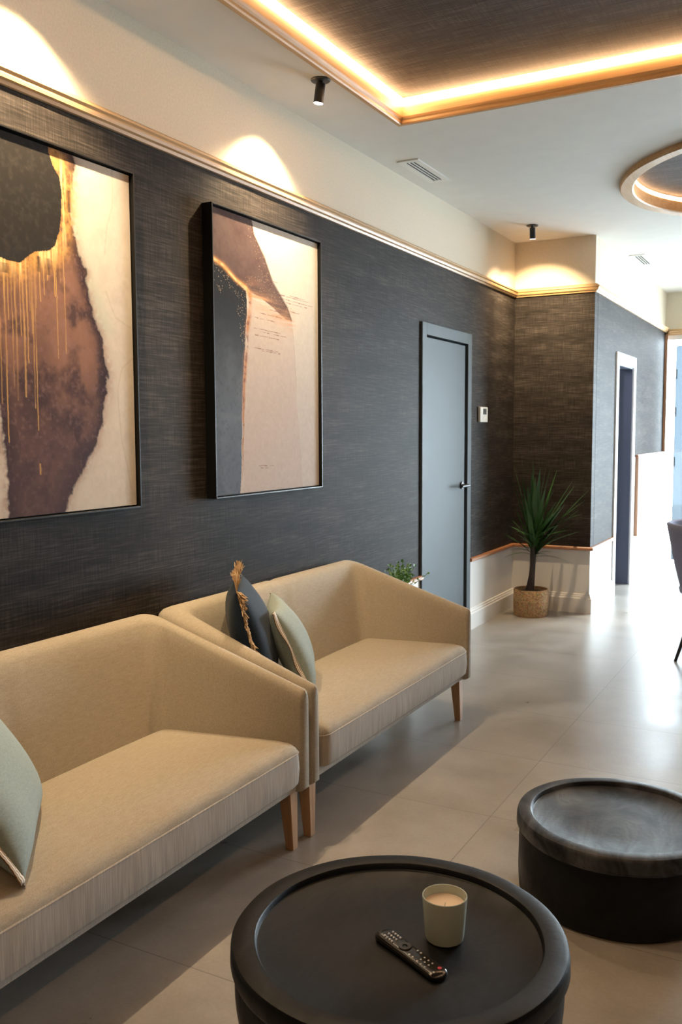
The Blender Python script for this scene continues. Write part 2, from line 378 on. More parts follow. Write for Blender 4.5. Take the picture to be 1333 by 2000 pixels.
wall('wall_far', [((XC-.12, YF, 2.42), (XR, YF+.12, ZC+.05), 0), ((4.0, YF, 0), (XR, YF+.12, 2.42), 0)], [M['cream']])
wall('wall_right', [((XR, YB, 0), (XR+.12, YF+.12, ZCR), 0), ((XR, YB, ZCR), (XR+.12, YF+.12, ZC+.05), 1)], [M['cloth_y'], M['cream']])
wall('wall_back', [((-.12, YB-.12, 0), (XR, YB, ZCR), 0), ((-.12, YB-.12, ZCR), (XR, YB, ZC+.05), 1)], [M['cloth_y'], M['cream']])
# ceiling with a rectangular tray and a round tray
CX0, CX1, CY0, CY1 = .40, 3.0, -1.3, 3.575
RX, RY, RR = 2.09, 5.47, 1.055
def ceiling():
    v = []; f = []
    def quad(x0, y0, x1, y1):
        n = len(v); v.extend([(x0, y0, ZC), (x1, y0, ZC), (x1, y1, ZC), (x0, y1, ZC)]); f.append((n, n+3, n+2, n+1))
    quad(-.12, YB-.12, CX0, CY1); quad(CX1, YB-.12, XR+.12, CY1); quad(CX0, YB-.12, CX1, CY0)
    hs = 1.2
    a, b_ = RY-hs, RY+hs
    quad(-.12, CY1, XR+.12, a); quad(-.12, b_, XR+.12, YF+.12); quad(-.12, a, RX-hs, b_); quad(RX+hs, a, XR+.12, b_)
    n = 96; base = len(v)
    for k in range(n):
        t = 2*PI*k/n; c, s_ = math.cos(t), math.sin(t); m_ = max(abs(c), abs(s_))
        v.append((RX+c*(RR-.03), RY+s_*(RR-.03), ZC)); v.append((RX+c/m_*hs, RY+s_/m_*hs, ZC))
    for k in range(n):
        j = (k+1) % n; f.append((base+2*k, base+2*j, base+2*j+1, base+2*k+1))
    o = mk('ceiling', v, f, M['ceiling']); return struct(o)
ceiling()
struct(G().box((-.15, YB-.15, 3.02), (XR+.15, YF+.15, 3.12)).build('ceiling', M['ceiling']))
# trays: dark cloth panels and their recess sides
struct(G().box((CX0-.02, CY0-.02, 2.932), (CX1+.02, CY1+.02, 2.95)).build('ceiling', M['cloth_ceiling']))
g = G()
g.box((CX0-.015, CY0-.015, ZC-.002), (CX0, CY1+.015, 2.932)); g.box((CX1, CY0-.015, ZC-.002), (CX1+.015, CY1+.015, 2.932))
g.box((CX0, CY1, ZC-.002), (CX1, CY1+.015, 2.932)); g.box((CX0, CY0-.015, ZC-.002), (CX1, CY0, 2.932))
struct(g.build('ceiling', M['ceiling']))
g = G(); g.lathe([(.001, 2.925), (RR-.03, 2.925), (RR-.03, 2.94), (.001, 2.94)], 96, (RX, RY, 0)); struct(g.build('ceiling', M['cloth_ceiling']))
# tray molding (profile: offset from the outer line towards the tray, height)
prof = [(0, ZC+.002), (0, ZC-.006), (.006, ZC-.010), (.006, ZC-.017), (.012, ZC-.022), (.014, ZC-.030), (.020, ZC-.036), (.038, ZC-.036), (.042, ZC-.030), (.042, ZC-.020), (.048, ZC-.014), (.052, ZC-.006), (.052, ZC+.040), (.040, ZC+.040)]
ox0, ox1, oy0, oy1 = .366, CX1+.034, CY0-.034, 3.612
def molding(name, path, outs, mat, pr=None):
    g = G(); g.sweep(pr or prof, path, outs=outs); return struct(g.build(name, mat))
molding('trim_1', [(ox0, oy0), (ox0, oy1)], [(1, 1), (1, -1)], M['oak_y'])
molding('trim_2', [(ox0, oy1), (ox1, oy1)], [(1, -1), (-1, -1)], M['oak_x'])
molding('trim_3', [(ox1, oy1), (ox1, oy0)], [(-1, -1), (-1, 1)], M['oak_y'])
molding('trim_4', [(ox1, oy0), (ox0, oy0)], [(-1, 1), (1, 1)], M['oak_x'])
# picture-rail molding round the walls
cp = [(0, 2.438), (.012, 2.438), (.016, 2.448), (.026, 2.452), (.030, 2.462), (.030, 2.468), (.038, 2.474), (.038, 2.482), (.028, 2.486), (.020, 2.494), (.008, 2.500), (0, 2.502)]
molding('trim_5', [(0, YB), (0, YC)], [(1, 0), (1, -1)], M['oak_y'], cp)
molding('trim_6', [(0, YC), (XC, YC)], [(1, -1), (1, -1)], M['oak_x'], cp)
molding('trim_7', [(XC, YC), (XC, YF)], [(1, -1), (1, -1)], M['oak_y'], cp)
molding('trim_8', [(XC, YF), (XR, YF)], [(1, -1), (0, -1)], M['oak_x'], [(d, z-.03) for d, z in cp])
# dado rails
dp = [(0, .488), (.020, .488), (.026, .493), (.026, .508), (.020, .514), (0, .514)]
molding('trim_9', [(0, DY1+.07), (0, YC)], [(1, 0), (1, -1)], M['cherry_y'], dp)
molding('trim_10', [(0, YC), (XC, YC)], [(1, -1), (1, -1)], M['cherry_x'], dp)
molding('trim_11', [(XC, YC), (XC, OY0-.08)], [(1, -1), (1, 0)], M['cherry_y'], dp)
molding('trim_12', [(0, YB), (0, YD0)], [(1, 0), (1, 0)], M['cherry_y'], dp)
dq = [(d, z+.665) for d, z in dp]
molding('trim_13', [(XC, OY1+.22), (XC, YF-.05)], [(1, 0), (1, 0)], M['cherry_y'], dq)
struct(G().box((XC, OY1+.215, .42), (XC+.03, OY1+.245, 1.155)).build('trim_14', M['cherry_z'], bevel=.002))
struct(G().box((XC, YF-.055, 1.16), (XC+.03, YF-.0, 2.41)).build('trim_15', M['cherry_z'], bevel=.002))
# tall baseboards
bp_ = [(0, 0), (.018, 0), (.018, .112), (.012, .120), (.012, .128), (.008, .134), (.006, .146), (0, .150)]
molding('baseboard_left', [(0, DY1+.07), (0, YC)], [(1, 0), (1, -1)], M['white'], bp_)
molding('baseboard_left', [(0, YB), (0, YD0)], [(1, 0), (1, 0)], M['white'], bp_)
molding('baseboard_alcove', [(0, YC), (XC, YC)], [(1, -1), (1, -1)], M['white'], bp_)
molding('baseboard_corridor', [(XC, YC), (XC, OY0-.08)], [(1, -1), (1, 0)], M['white'], bp_)
molding('baseboard_corridor', [(XC, OY1+.09), (XC, YF)], [(1, 0), (1, 0)], M['white'], bp_)

# door 1: closed grey door in the left wall
def door1():
    g = G(); t = .014
    g.box((-.10, YD0, 0), (t, DY0+.001, DZ+.072)); g.box((-.10, DY1-.001, 0), (t, YD1, DZ+.072)); g.box((-.10, DY0, DZ-.001), (t, DY1, DZ+.072))
    fr = struct(g.build('door_1', M['door'], bevel=.002))
    lf = G().box((-.045, DY0+.003, .008), (-.002, DY1-.018, DZ-.012)).build('door_leaf', M['door'], fr, bevel=.002)
    G().box((-.118, DY0-.02, .0), (-.055, DY1+.02, DZ+.02)).build('door_light_blocker', M['black_gap'], fr)  # added unseen slab that stops daylight leaking round the leaf
    for z in (1.79, .955):
        g = G(); g.tube([(.004, DY0+.002, z), (.004, DY0+.002, z+.10)], .007, 10); g.build('hinge', M['black'], lf, smooth=True)
    h = G(); yk = DY1-.075; zk = 1.035
    h.tube([(-.002, yk, zk), (.008, yk, zk)], .026, 24); h.tube([(.008, yk, zk), (.05, yk, zk)], .010, 12)
    h.tube([(.05, yk+.012, zk), (.05, yk-.03, zk), (.05, yk-.125, zk)], [.010, .010, .009], 12)
    h.build('door_handle', M['black'], lf, smooth=True)
door1()
# door 2: open doorway in the corridor wall, its leaf swung into a dim side room
def door2():
    g = G(); t = .014; zt = 2.055
    g.box((XC-.01, OY0-.085, 0), (XC+t, OY0+.002, zt)); g.box((XC-.01, OY1-.002, 0), (XC+t, OY1+.085, zt)); g.box((XC-.01, OY0, OZ-.002), (XC+t, OY1, zt))
    fr = struct(g.build('door_2', M['white_trim_blown_casing'], bevel=.002))  # grey-blue casing coloured white to stand for daylight overexposure
    g = G(); g.box((XC-.125, OY0-.01, 0), (XC-.002, OY0+.012, OZ)); g.box((XC-.125, OY1-.012, 0), (XC-.002, OY1+.01, OZ)); g.box((XC-.125, OY0, OZ-.012), (XC-.002, OY1, OZ+.01)); g.build('jamb', M['door_dark'], fr)
    lf = G().box((-.12, OY1-.060, .008), (XC-.13, OY1-.018, OZ-.02)).build('door_leaf', M['door_dark'], fr, bevel=.002)
    h = G(); h.tube([(.0, OY1-.045, 1.0), (.0, OY1-.09, 1.0)], .010, 12); h.tube([(.0, OY1-.09, 1.0), (.11, OY1-.09, 1.0)], .009, 12); h.build('door_handle', M['black'], lf, smooth=True)
door2()
# side room shell
g = G(); g.box((-1.5, YC+.10, 0), (-1.45, 9.7, 2.6)); g.box((-1.5, 9.65, 0), (XC-.12, 9.7, 2.6)); g.box((-1.5, YC+.10, 0), (XC-.12, YC+.15, 2.6)); g.box((-1.5, YC+.1, 2.6), (XC-.12, 9.7, 2.65)); g.box((-1.5, YC+.1, -.1), (XC-.12, 9.7, 0.001))
struct(g.build('wall_side_room', M['dim_room']))
l = bpy.data.lights.new('side_room_fill', 'POINT'); l.energy = 22; l.color = (.85, .85, 1.0); l.shadow_soft_size = .08  # added fill light without a fixture, keeps the doorway from going black
o = bpy.data.objects.new('side_room_fill', l); COL.objects.link(o); o.location = (-.35, 7.35, 2.35)
struct(G().box((-3, 10.03, -.12), (9, 18, -.02)).build('floor', M['terrace']))
# far glazing: sidelight, pale blue glazed door, large window
g = G(); y0, y1 = YF+.01, YF+.07
g.box((XC, y0, 2.36), (4.0, y1, 2.42)); g.box((XC, y0, 0), (.640, y1, 2.36)); g.box((1.60, y0, 0), (1.66, y1, 2.36)); g.box((2.80, y0, 0), (2.85, y1, 2.36)); g.box((3.96, y0, 0), (4.0, y1, 2.36)); g.box((1.66, y0, 0), (3.96, y1, .05))
wf = struct(g.build('window_1', M['white_trim_blown_casing'], bevel=.003))
for a, b_ in ((.64, .722), (1.66, 2.80), (2.85, 3.96)): G().box((a, YF+.035, .05 if a > 1 else 0), (b_, YF+.041, 2.36)).build('pane', M['glass'], wf)
G().box((.722, YF+.035, 2.30), (1.60, YF+.041, 2.36)).build('pane', M['glass'], wf)
d3 = struct(G().box((.722, YF+.02, .01), (1.598, YF+.05, 2.30)).build('door_3', M['blue_glass']))
for z in (1.95, 1.55, 1.02): G().tube([(.733, YF+.012, z), (.733, YF+.012, z+.10)], .009, 10).build('hinge', M['door'], d3, smooth=True)
# strip lights in the tray: slim profiles under the cloth panel
def led_strip(a, b_, label):
    o = G().box(a, b_).build('led_strip', M['led']); return tag(o, label, 'light', 'strip lights in the ceiling tray')
led_strip((.418, CY0+.03, 2.900), (.428, CY1-.03, 2.926), 'warm strip light along the tray edge nearest the dark cloth wall')
led_strip((.43, 3.548, 2.900), (CX1-.03, 3.558, 2.926), 'warm strip light across the far end of the ceiling tray')
led_strip((CX1-.028, CY0+.03, 2.900), (CX1-.018, CY1-.03, 2.926), 'warm strip light along the right hand tray edge')
led_strip((.43, CY0+.018, 2.900), (CX1-.03, CY0+.028, 2.926), 'warm strip light across the near end of the ceiling tray')
# round ring light
t = thing('ring_light', 'large round wood ringed ceiling light with warm inner glow', 'ceiling light', (RX, RY, ZC))
g = G(); g.lathe([(RR, .004), (RR, -.026), (RR-.006, -.032), (RR-.070, -.032), (RR-.076, -.026), (RR-.076, .040), (RR-.066, .044), (RR-.020, .044), (RR-.020, .004)], 128, cap=False)
rg = g.build('ring', M['oak_y'], t, smooth=True)
g = G(); g.lathe([(RR-.078, .040), (RR-.078, .062), (RR-.070, .062), (RR-.070, .040), (RR-.078, .040)], 128, cap=False); g.build('led_strip', M['ring_led'], t)

# ------------------------------------------------------------------ sofas
def fillring(v, f, base, n):
    f.append(tuple(base+k for k in range(n)))
def make_sofa(label, L=1.54):
    t = thing('two_seat_sofa', label, 'sofa', (0, 0, 0))
    zb = .205; XF = .700
    def arc(cx, cy, r, a0, a1, n): return [(cx+r*math.cos(a0+(a1-a0)*i/n), cy+r*math.sin(a0+(a1-a0)*i/n)) for i in range(n+1)]
    na, nc, nb = 14, 8, 40
    def path(xf, xb, ya0, ya1, r, Lx):
        # arm 1 from the front (xf, ya0) back to the corner (xb, ya1), along the back, forward again
        p = [(xf+(xb+r-xf)*i/na, ya0+(ya1-ya0)*i/na) for i in range(na)]
        p += arc(xb+r, ya1+r, r, -PI/2, -PI, nc)
        y_a, y_b = ya1+r, Lx-ya1-r
        p += [(xb, y_a+(y_b-y_a)*i/nb) for i in range(1, nb)]
        p += arc(xb+r, Lx-ya1-r, r, PI, PI/2, nc)
        p += [(xf+(xb+r-xf)*i/na, Lx-(ya0+(ya1-ya0)*i/na)) for i in range(na-1, -1, -1)]
        return p
    O = path(XF, .02, 0, 0, .06, L); T = path(XF, .115, .052, .085, .06, L); B = path(XF, .215, .056, .165, .07, L)
    n = len(O); secs = []
    def section(i, dx=0, inset=0):
        o, tp, bs = Vector((*O[i], 0)), Vector((*T[i], 0)), Vector((*B[i], 0))
        xx = max(.02, min(XF, o.x)); zt = .549+(XF-xx)/(XF-.02)*.203
        mid = abs(o.y-L/2) < .3 and o.x < .03
        gv = .008*math.exp(-((o.y-L/2)/.012)**2) if mid else 0
        P = []
        out = (o-tp).normalized()*.0
        P.append((o, zb)); P.append((o.lerp(tp, .0), (zb+zt)/2)); P.append((o, zt-.040))
        for fr, dz in ((.04, -.022), (.14, -.009), (.30, -.002), (.5, 0), (.70, -.003), (.88, -.011), (1.0, -.026)): P.append((o.lerp(tp, fr), zt+dz-gv*.5))
        for fr in (.12, .3, .5, .7, .9, 1.0):
            q = tp.lerp(bs, fr**.85); P.append((q - Vector((gv, 0, 0)), (zt-.026)*(1-fr)+.30*fr))
        P.append((bs, zb))
        pts = [Vector((q.x+dx, q.y, z)) for q, z in P]
        if inset:
            c = sum(pts, Vector())/len(pts)
            cy = (O[i][1]+B[i][1])/2
            for k, p in enumerate(pts):
                dy = cy-p.y; p.y += math.copysign(min(abs(dy), inset), dy)
                if p.z > .5: p.z -= inset*.9
                if p.z < zb+.01: p.z += inset*.5
        return pts
    def part(name, idx, capstart=False, capend=False):
        rows = []
        if capstart: rows += [section(0, .014, .016), section(0, .011, .008), section(0, .005, .002)]
        rows += [section(i) for i in idx]
        if capend: rows += [section(n-1, .005, .002), section(n-1, .011, .008), section(n-1, .014, .016)]
        m = len(rows[0]); v = [p for r_ in rows for p in r_]; f = []
        for i in range(len(rows)-1):
            for k in range(m): f.append((i*m+k, i*m+(k+1) % m, (i+1)*m+(k+1) % m, (i+1)*m+k))
        if capstart: f.append(tuple(range(m)))
        if capend: f.append(tuple((len(rows)-1)*m+k for k in range(m)))
        o = mk(name, v, f, M['sofa'], t, True); autosmooth(o, 50); return o
    c1 = na+nc//2; c2 = n-1-c1
    part('armrest', range(0, c1+1), True, False)
    part('backrest', range(c1, c2+1))
    part('armrest', range(c2, n), False, True)
    # seat cushion: stacked rings of a rounded trapezoid
    def outline(ins):
        xf, xb = .722-ins, .205+ins; yf, yb = .060+ins, .150+ins
        cs = [(xb, yb, .03), (xb, L-yb, .03), (xf, L-yf, .055), (xf, yf, .055)]
        pts = []
        m = 4
        for k in range(4):
            p0 = Vector(cs[k-1][:2]); p = Vector(cs[k][:2]); p1 = Vector(cs[(k+1) % 4][:2]); r = cs[k][2]
            a = p+(p0-p).normalized()*r; b_ = p+(p1-p).normalized()*r
            for j in range(7):
                s_ = j/6; pts.append((a*(1-s_)**2 + p*2*s_*(1-s_) + b_*s_*s_))
            # edge samples
            q = p1+(p-p1).normalized()*cs[(k+1) % 4][2]
            ne = 26 if k in (0, 2) else 10
            for j in range(1, ne): pts.append(b_.lerp(q, j/ne))
        return pts
    rings = [(.03, .238), (.008, .240), (.0, .250), (-.003, .30), (.0, .352), (.004, .366), (.014, .378), (.032, .386), (.07, .391), (.12, .395), (.18, .398), (.22, .3985)]
    v = []; f = []; mi = []
    rnd = random.Random(3)
    ph = [rnd.uniform(0, 6) for _ in range(6)]
    for (ins, z) in rings:
        for p in outline(ins):
            y = p.y; front = max(0, (p.x-.45)/.27)
            wz = .0022*math.sin(26*y+ph[0])*math.sin(9*y+ph[1])*front + .0025*math.sin(5*y+ph[2])
            v.append((p.x+(.0018*math.sin(34*y+ph[3])*front if .25 < z < .37 else 0), y, z+(wz if z > .36 else 0)))
    m = len(outline(0))
    for i in range(len(rings)-1):
        for k in range(m): f.append((i*m+k, i*m+(k+1) % m, (i+1)*m+(k+1) % m, (i+1)*m+k)); mi.append(1 if rings[i+1][1] < .36 else 0)
    f.append(tuple(range(m))); mi.append(1)
    # top cap as strips across
    f.append(tuple((len(rings)-1)*m+k for k in range(m))); mi.append(0)
    o = mk('seat_cushion', v, f, [M['sofa'], M['sofa_side']], t, True)
    for p, k in zip(o.data.polygons, mi): p.material_index = k
    autosmooth(o, 60)
    pp = [(p.x+.0008, p.y, .353) for p in outline(0)]
    g = G(); g.tube(pp+[pp[0]], .0026, 6, caps=False); g.build('piping', M['sofa_side'], o, smooth=True)
    G().box((.06, .05, zb), (.690, L-.05, .252)).build('base', M['sofa_side'], t, bevel=.006)
    for (x, y, sx, sy) in ((.655, .055, 1, 1), (.655, L-.055, 1, -1), (.10, .06, -1, 1), (.10, L-.06, -1, -1)):
        a = .024; b_ = .0145; cx, cy = x+.012*sx, y+(-.004 if sy > 0 else .004)
        vv = [(x+i*a, y+j*a, zb+.002) for i, j in ((-1, -1), (1, -1), (1, 1), (-1, 1))] + [(cx+i*b_, cy+j*b_, 0) for i, j in ((-1, -1), (1, -1), (1, 1), (-1, 1))]
        G().add(vv, [(0, 1, 2, 3), (4, 7, 6, 5), (0, 4, 5, 1), (1, 5, 6, 2), (2, 6, 7, 3), (3, 7, 4, 0)]).build('leg', M['leg'], t, bevel=.002)
    return t
sofa = make_sofa('beige linen two-seat sofa nearest the camera, under the larger visible painting gap')
sofa.location = (0, .642, 0)
sofa['label'] = 'beige linen sofa nearest the camera, holding one sage cushion at its left'
sofa['group'] = 'pair of beige sofas along the dark wall'
sofa2 = dup(sofa, (0, 2.196, 0), None, 'beige linen sofa farther away, beside the grey door, holding navy and sage cushions')

# ------------------------------------------------------------------ cushions
def pillow(name, label, B1, az, lean, wd, ht, th, mat, ears=.05):
    n_ = Vector((math.cos(az), math.sin(az), 0)); d = Vector((-n_.y, n_.x, 0)); up = Vector((0, 0, 1))*math.cos(lean)-n_*math.sin(lean); nn = d.cross(up)
    org = Vector(B1)
    t = thing(name, label, 'cushion', org)
    def P(u, v_, w_): return d*((u+1)/2*wd) + up*((v_+1)/2*ht) + nn*w_
    K = 26; v = []; f = []
    def shape(u, v_):
        pu = 1-ears*(1-v_**2)**1.0*abs(u)**3; pv = 1-ears*(1-u**2)*abs(v_)**3
        return u*pu, v_*pv
    for side in (1, -1):
        for j in range(K+1):
            for i in range(K+1):
                u = math.sin((i/K*2-1)*PI/2); v_ = math.sin((j/K*2-1)*PI/2)
                uu, vv = shape(u, v_)
                w_ = th*((1-u**2)**.5*(1-v_**2)**.5)**.85 if abs(u) < .9999 and abs(v_) < .9999 else 0
                w_ *= 1+.06*math.sin(5*u+2*v_+side)
                v.append(P(uu, vv, side*w_))
    S = (K+1)**2
    for s_ in (0, 1):
        for j in range(K):
            for i in range(K):
                a = s_*S+j*(K+1)+i; f.append((a, a+1, a+K+2, a+K+1))
    me = bpy.data.meshes.new('cover'); me.from_pydata([tuple(p) for p in v], [], f); me.materials.append(mat)
    bm = bmesh.new(); bm.from_mesh(me); bmesh.ops.remove_doubles(bm, verts=bm.verts, dist=.0003); bmesh.ops.recalc_face_normals(bm, faces=bm.faces)
    for q in bm.faces: q.smooth = True
    bm.to_mesh(me); bm.free()
    o = bpy.data.objects.new('cover', me); COL.objects.link(o); o.parent = t
    def edge(side, s_):
        """point on the seam: side 0 near, 1 top, 2 far, 3 bottom; s 0..1; returns point and outward"""
        q = s_*2-1
        u, v_ = {0: (-1, q), 1: (q, 1), 2: (1, q), 3: (q, -1)}[side]
        uu, vv = shape(u, v_); o_ = {0: -d, 1: up, 2: d, 3: -up}[side]
        return P(uu, vv, 0), o_
    return t, edge, nn
def band(t, edge, nn, sides, width=.026):
    for sd in sides:
        v = []; f = []; uv = []; n = 60
        for i in range(n+1):
            p, o_ = edge(sd, i/n); wv = .005*math.sin(i*.22+sd)
            for k in range(3):
                v.append(p-o_*.004+(o_*.8-nn*.35)*(width*k/2)+nn*(.003+wv*k/2)); uv.append((i/n, k/2))
            
        for i in range(n):
            for k in range(2): f.append((i*3+k, i*3+k+1, (i+1)*3+k+1, (i+1)*3+k))
        o = mk('embroidered_trim', v, f, M['band'], t, True)
        ul = o.data.uv_layers.new(name='UVMap')
        for lp in o.data.loops: ul.data[lp.index].uv = uv[lp.vertex_index]
        so = o.modifiers.new('thick', 'SOLIDIFY'); so.thickness = .003
        o['label'] = 'cream band with brown zigzag stitching'
def fringe(t, edge, nn):
    g = G(); rn = random.Random(5)
    for sd in (0, 1, 2, 3):
        m = 130
        for i in range(m):
            k = (i+rn.random())/m
            p, o_ = edge(sd, k); fold = .5+.5*math.sin(k*7+sd*2)
            al = (edge(sd, min(1, k+.02))[0]-edge(sd, max(0, k-.02))[0]).normalized()
            for q in range(3):
                ln = rn.uniform(.034, .054)*(1.15 if sd == 1 else 1)
                sidew = (.25+.75*fold)*(1 if sd != 1 else .4)
                dr = (o_*rn.uniform(.55, .9)+nn*(sidew*rn.uniform(.3, 1.0)-.15*rn.random())+al*rn.uniform(-.22, .22)).normalized()
                m_ = p+dr*ln*.5; e = m_+(dr+Vector((0, 0, -.55))+nn*.1).normalized()*ln*.5
                g.tube([p, m_, e], [.0026, .0022, .0012], 4)
    o = g.build('fringe', M['jute'], t); o['label'] = 'tan jute fringe'; return o
t, e, nn = pillow('throw_pillow', 'navy blue cushion with tan jute fringe, standing in the corner of the far sofa', (.435, 2.345, .402), R(34), R(14), .42, .44, .085, M['navy'], .03); fringe(t, e, nn)
t, e, nn = pillow('throw_pillow', 'sage green cushion with striped trim leaning in front of the navy fringed cushion', (.515, 2.535, .402), R(34), R(24), .42, .355, .07, M['sage']); band(t, e, nn, (0, 2), .032)
t, e, nn = pillow('throw_pillow', 'sage green cushion with zigzag trim lying at left on the nearest sofa', (.672, .985, .405), R(43), R(33), .52, .46, .085, M['sage']); band(t, e, nn, (3, 0, 2), .026)

# ------------------------------------------------------------------ coffee tables
def drum(name, label, cx, cy, r, rin, ztop, zbot, body_r, mat_top, mat_body, tray=.016, legs=None):
    t = thing(name, label, 'coffee table', (cx, cy, 0))
    lip = .048
    wob = lambda a, z: .004*math.sin(5*a+1)+.003*math.sin(9*a+z*40)
    g = G(); zr = ztop-lip
    g.lathe([(.0001, ztop-tray), (rin*.5, ztop-tray), (rin-.006, ztop-tray), (rin-.002, ztop-tray+.002), (rin, ztop-.004), (rin+.002, ztop-.001), (rin+.005, ztop), (r-.012, ztop-.001), (r-.005, ztop-.003), (r-.001, ztop-.008), (r, ztop-.014), (r+.001, zr+.010), (r-.002, zr+.003), (r-.007, zr), (body_r, zr-.006), (.0001, zr-.006)], 128, wob=lambda a, z: .003*math.sin(3*a+.5)+.0015*math.sin(11*a))
    o = g.build('table_top', mat_top, t, smooth=True)
    g = G(); h = zr-zbot
    pr = [(.0001, zr), (body_r-.002, zr)] + [(body_r*(1+.012*math.sin(k/8*PI)), zr-h*k/8*.93) for k in range(1, 9)] + [(body_r-.012, zbot), (.0001, zbot)]
    g.lathe(pr, 128, wob=wob); g.build('drum_base', mat_body, t, smooth=True)
    if legs:
        for a in legs:
            x, y = (body_r-.045)*math.cos(a), (body_r-.045)*math.sin(a)
            g = G(); g.tube([(x, y, zbot+.01), (x, y, 0)], [.034, .026], 20); g.build('foot', M['black'], t, smooth=True)
    return t
drum('round_coffee_table', 'large low round black wooden coffee table in front of the nearest sofa, candle on top', 1.461, 1.268, .350, .298, .36, .20, .336, M['table'], M['table'], legs=(R(200), R(320), R(80)))
drum('drum_side_table', 'smaller black wooden drum table with swirling grain, right of the larger one', 1.695, 2.345, .301, .257, .247, 0, .292, M['stool_top'], M['table'])
# candle
ct = thing('candle', 'cream wax candle in a sage green jar beside the remote control', 'candle', (1.548, 1.312, .344))
H = .094; g = G()
g.lathe([(.0001, 0), (.036, 0), (.0395, .003), (.041, .010), (.0470, H-.002), (.0465, H), (.0447, H), (.0443, H-.003), (.0405, .02), (.0001, .02)], 72); g.build('jar', M['jar'], ct, smooth=True)
g = G(); g.lathe([(.0001, .018), (.0396, .018), (.0434, H-.022), (.0425, H-.018), (.030, H-.021), (.012, H-.024), (.0001, H-.025)], 72); g.build('wax', M['wax'], ct, smooth=True)
g = G(); g.tube([(0, 0, H-.026), (.0006, 0, H-.020), (.0015, .001, H-.016)], .0008, 6); g.build('wick', M['jar'], ct)
# remote control
def remote():
    zt = .344
    a = Vector((1.424, 1.257, zt)); b_ = Vector((1.602, 1.170, zt))
    d = (b_-a).normalized(); L = (b_-a).length; s_ = Vector((-d.y, d.x, 0))
    t = thing('remote_control', 'slim black remote control lying beside the candle on the large black table', 'remote control', a)
    v = []; f = []; n = 28; m = 16
    def hw(k): 
        x = k*L; e = min(x, L-x); base = .0215+.001*math.cos(k*6)
        return base*math.sqrt(max(0, 1-max(0, 1-e/.018)**2)) if e < .018 else base
    def top(k): return .012+.008*(1-k)**2+.002*k
    for i in range(n+1):
        k = .001+.998*(.5-.5*math.cos(PI*i/n)); w_ = max(hw(k), .002); h = top(k)*(min(1, (min(k, 1-k)*L/.012))**.5*.6+.4)
        c = d*(k*L)
        for j in range(m):
            q = 2*PI*j/m; sx = math.copysign(abs(math.cos(q))**.55, math.cos(q)); sz = math.copysign(abs(math.sin(q))**.6, math.sin(q))
            v.append(c+s_*(w_*sx)+Vector((0, 0, h/2+h/2*sz)))
    for i in range(n):
        for j in range(m): f.append((i*m+j, i*m+(j+1) % m, (i+1)*m+(j+1) % m, (i+1)*m+j))
    f.append(tuple(range(m))); f.append(tuple(n*m+j for j in range(m)))
    mk('body', v, f, M['remote'], t, True)
    def btn(k, off, r, mat, name, h=.0012, ln=0):
        p = d*(k*L)+s_*off+Vector((0, 0, top(k)-.0006)); g = G()
        if ln: g.tube([p-d*ln/2+Vector((0, 0, h/2)), p+d*ln/2+Vector((0, 0, h/2))], r, 8)
        else: g.tube([p, p+Vector((0, 0, h))], r, 12)
        return g.build(name, mat, t)
    for k in (.16, .20, .24, .28): 
        for off in (-.011, .0, .011): btn(k, off, .0024, M['remote_btn'], 'button', ln=.004)
    g = G(); p = d*(.42*L)+Vector((0, 0, top(.42)-.001)); g.lathe([(.006, 0), (.006, .003), (.009, .0035), (.013, .003), (.014, 0)], 32, p); g.build('dial', M['black'], t, smooth=True)
    for k in (.55, .60): 
        for off in (-.010, .012): btn(k, off, .0022, M['remote_btn'], 'button')
    for k in (.68, .74, .80): 
        for off in (-.012, -.002, .008): btn(k, off, .0020, M['remote_btn'], 'button')
    btn(.90, .009, .0042, M['remote_red'], 'power_button')['label'] = 'red button'
    btn(.92, -.010, .0020, M['remote_btn'], 'button')
remote()

# ------------------------------------------------------------------ paintings
def vnoise(w_, h_, fx, fy, seed):
    rs = np.random.RandomState(seed); gx, gy = int(fx)+2, int(fy)+2; G_ = rs.rand(gy+1, gx+1)
    X = np.linspace(0, fx, w_); Y = np.linspace(0, fy, h_); xi = X.astype(int); yi = Y.astype(int); xf = X-xi; yf = Y-yi
    xf = xf*xf*(3-2*xf); yf = yf*yf*(3-2*yf)
    a = G_[np.ix_(yi, xi)]; b_ = G_[np.ix_(yi, xi+1)]; c = G_[np.ix_(yi+1, xi)]; d_ = G_[np.ix_(yi+1, xi+1)]
    return (a*(1-xf)+b_*xf)*(1-yf)[:, None] + (c*(1-xf)+d_*xf)*yf[:, None]
def fbm(w_, h_, fx, fy, seed, o=5):
    s_ = 0; a = 1; t = 0
    for i in range(o): s_ = s_+a*vnoise(w_, h_, fx*2**i, fy*2**i, seed+i); t += a; a *= .55
    return s_/t
def inside(S, T_, poly):
    r = np.zeros(S.shape, bool); n = len(poly); j = n-1
    for i in range(n):
        xi, yi = poly[i]; xj, yj = poly[j]
        c = ((yi > T_) != (yj > T_)) & (S < (xj-xi)*(T_-yi)/((yj-yi)+1e-12)+xi); r ^= c; j = i
    return r
def pdist(S, T_, line, asp):
    D = np.full(S.shape, 9.)
    for (x0, y0), (x1, y1) in zip(line[:-1], line[1:]):
        ax, ay, bx, by = x0, y0*asp, x1, y1*asp; dx, dy = bx-ax, by-ay; L2 = dx*dx+dy*dy+1e-12
        t = np.clip(((S-ax)*dx+(T_*asp-ay)*dy)/L2, 0, 1); D = np.minimum(D, np.hypot(S-ax-t*dx, T_*asp-ay-t*dy))
    return D
def mix(a, b_, k):
    k = np.clip(k, 0, 1)[..., None]; return a*(1-k)+np.array(b_)*k
def sstep(a, b_, x): t = np.clip((x-a)/(b_-a), 0, 1); return t*t*(3-2*t)
